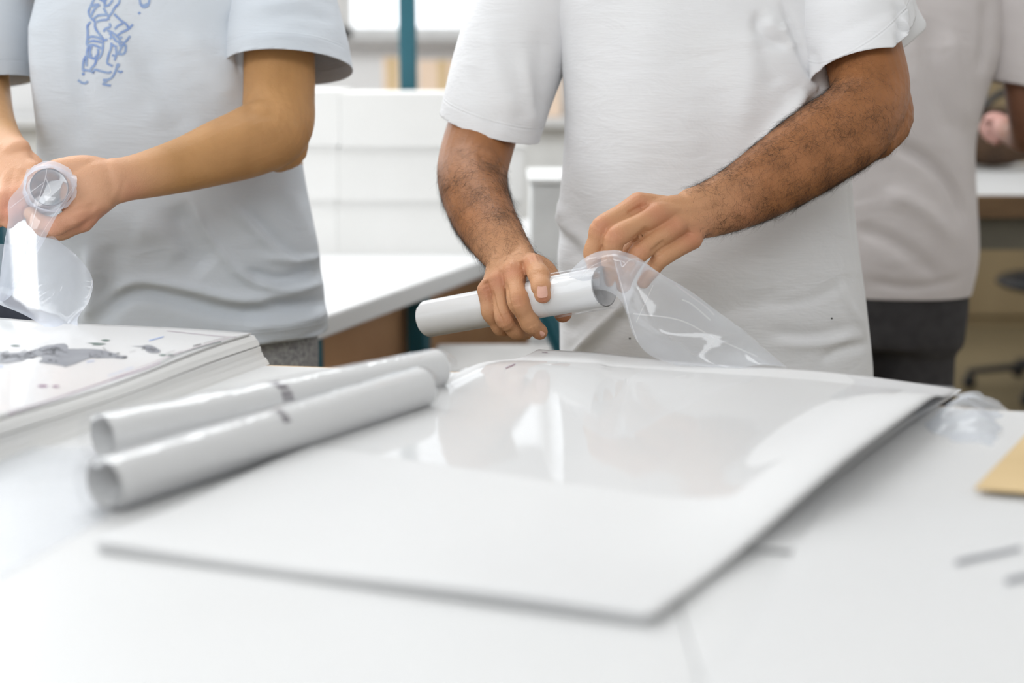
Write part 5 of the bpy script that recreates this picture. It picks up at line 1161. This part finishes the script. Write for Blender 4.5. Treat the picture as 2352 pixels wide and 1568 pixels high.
child('strap', limb([(Vector((nv_.x - .2, 2.47, nv_.z)), .012, .006), (Vector((nv_.x - .22, 2.47, nv_.z + .02)), .012, .006), (Vector((nv_.x - .24, 2.47, nv_.z - .1)), .012, .006)], (0, -1, 0), 5, 8), M['denim'], nb_)
# back counter with cardboard boxes below the windows
ct = empty('back_counter', 'white counter along the window wall holding pale cardboard boxes', 'counter', (-1.2, 7.2, 0))
child('counter_top', box(-4.2, 1.2, 6.75, 7.55, .98, 1.02, .004), M['laminate'], ct, False)
child('counter_body', box(-4.15, 1.15, 6.85, 7.5, 0.0, .98, .004), M['white_metal'], ct, False)
for lab, x0, x1, yt in (('smaller pale cardboard box left of the teal post', 880, 922, 132), ('wider pale cardboard box right of the teal post', 962, 1070, 138), ('pale cardboard box on the counter behind the plain white shirt', 1180, 1290, 120)):
    p0, p1 = at(x0, 210, 6.9), at(x1, 210, 6.9); zt_ = at(x0, yt, 6.9).z
    bx = empty('cardboard_box', lab, 'box', ((p0.x + p1.x) / 2, 7.05, 1.02))
    child('carton', box(p0.x, p1.x, 6.9, 7.2, 1.021, zt_, .003), M['box'], bx, False)
    child('tape', box((p0.x + p1.x) / 2 - .02, (p0.x + p1.x) / 2 + .02, 6.897, 7.2, 1.06, zt_ + .001), M['card'], bx, False)
# right bench
ZR = .93; ya = on(2280, 446, ZR).y
rbch = empty('side_workbench', 'grey fronted bench with dark wood edge behind the lilac shirt', 'workbench', (1.4, ya + .4, 0))
child('bench_top', box(.35, 2.9, ya, ya + 1.2, ZR - .02, ZR, .003), M['laminate'], rbch, False)
child('wood_edge', box(.35, 2.9, ya - .015, ya + .01, ZR - .062, ZR - .003, .003), M['wood'], rbch, False)
child('front_panel', box(.4, 2.85, ya + .05, ya + .08, ZR - .155, ZR - .05, .003), M['dgrey'], rbch, False)
for x in (.5, 2.75):
    for y in (ya + .15, ya + 1.1): child('leg', box(x - .03, x + .03, y - .03, y + .03, 0, ZR - .02, .003), M['wood'], rbch, False)
dk = at(2290, 215, ya + .95)
dg = empty('dark_bag', 'dark brown lump of a bag on the side bench near the lilac sleeve', 'bag', (dk.x, ya + .95, ZR))
child('bag_body', remesh([ball(Vector((dk.x, ya + .95, ZR + .105)), .17, .12, .10), ball(Vector((dk.x - .12, ya + .95, ZR + .115)), .10, .10, .11)], .012), noise_mat('brown_leather', srgb(60, 42, 28), srgb(84, 60, 38), 12, .6), dg)
child('handle', limb([(Vector((dk.x - .1, ya + .87, ZR + .17)), .012, .012), (Vector((dk.x, ya + .87, ZR + .25)), .012, .012), (Vector((dk.x + .1, ya + .87, ZR + .17)), .012, .012)], (0, -1, 0), 6, 10), M['black'], dg)
# dark panelled cupboard on the back wall, right
cp = empty('tall_cupboard', 'dark brown cupboard in the far right background behind the side bench', 'cupboard', (2.3, 7.2, 0))
cpm = noise_mat('dark_cupboard', srgb(140, 122, 92), srgb(156, 138, 106), 3, .6, stretch=(1, 1, .2))
child('carcass', box(1.3, 3.1, 6.9, 7.5, 0.0, 2.1, .006), cpm, cp, False)
for x in (1.32, 2.21):
    d = child('door', box(x, x + .87, 6.87, 6.9, .06, 2.07, .004), cpm, cp, False)
    child('handle', box(x + .40, x + .42, 6.84, 6.87, .95, 1.15, .003), M['grey'], d, False)
# black swivel stool base at the right
cs = on(2350, 905, 0.0)
cs = Vector((2.10, 5.45, 0))
ch = empty('swivel_chair', 'black swivel chair with star base at the right edge near the floor', 'chair', cs)
def on_y(px, py, Y): return at(px, py, Y)
child('column', limb([(cs + Vector((0, 0, .08)), .025, .025), (cs + Vector((0, 0, .40)), .02, .02)], (0, 1, 0), 3, 12), M['black'], ch)
child('seat', remesh([ball(cs + Vector((0, 0, .44)), .22, .22, .045, 24)], .012), M['black'], ch)
child('backrest', remesh([ball(cs + Vector((.0, .22, .72)), .20, .035, .17, 24), limb([(cs + Vector((0, .1, .42)), .015, .02), (cs + Vector((0, .24, .46)), .015, .02), (cs + Vector((0, .25, .65)), .015, .02)], (1, 0, 0), 4, 10)], .012), M['black'], ch)
for k in range(5):
    an = k * 2 * math.pi / 5 + .35; e = cs + Vector((math.cos(an) * .29, math.sin(an) * .29, .07))
    l = child('base_arm', limb([(cs + Vector((0, 0, .12)), .022, .018), (e, .014, .012)], (0, 0, 1), 4, 10), M['black'], ch)
    child('castor', ball(e - Vector((0, 0, .04)), .028, .02, .03, 12), M['black'], l)
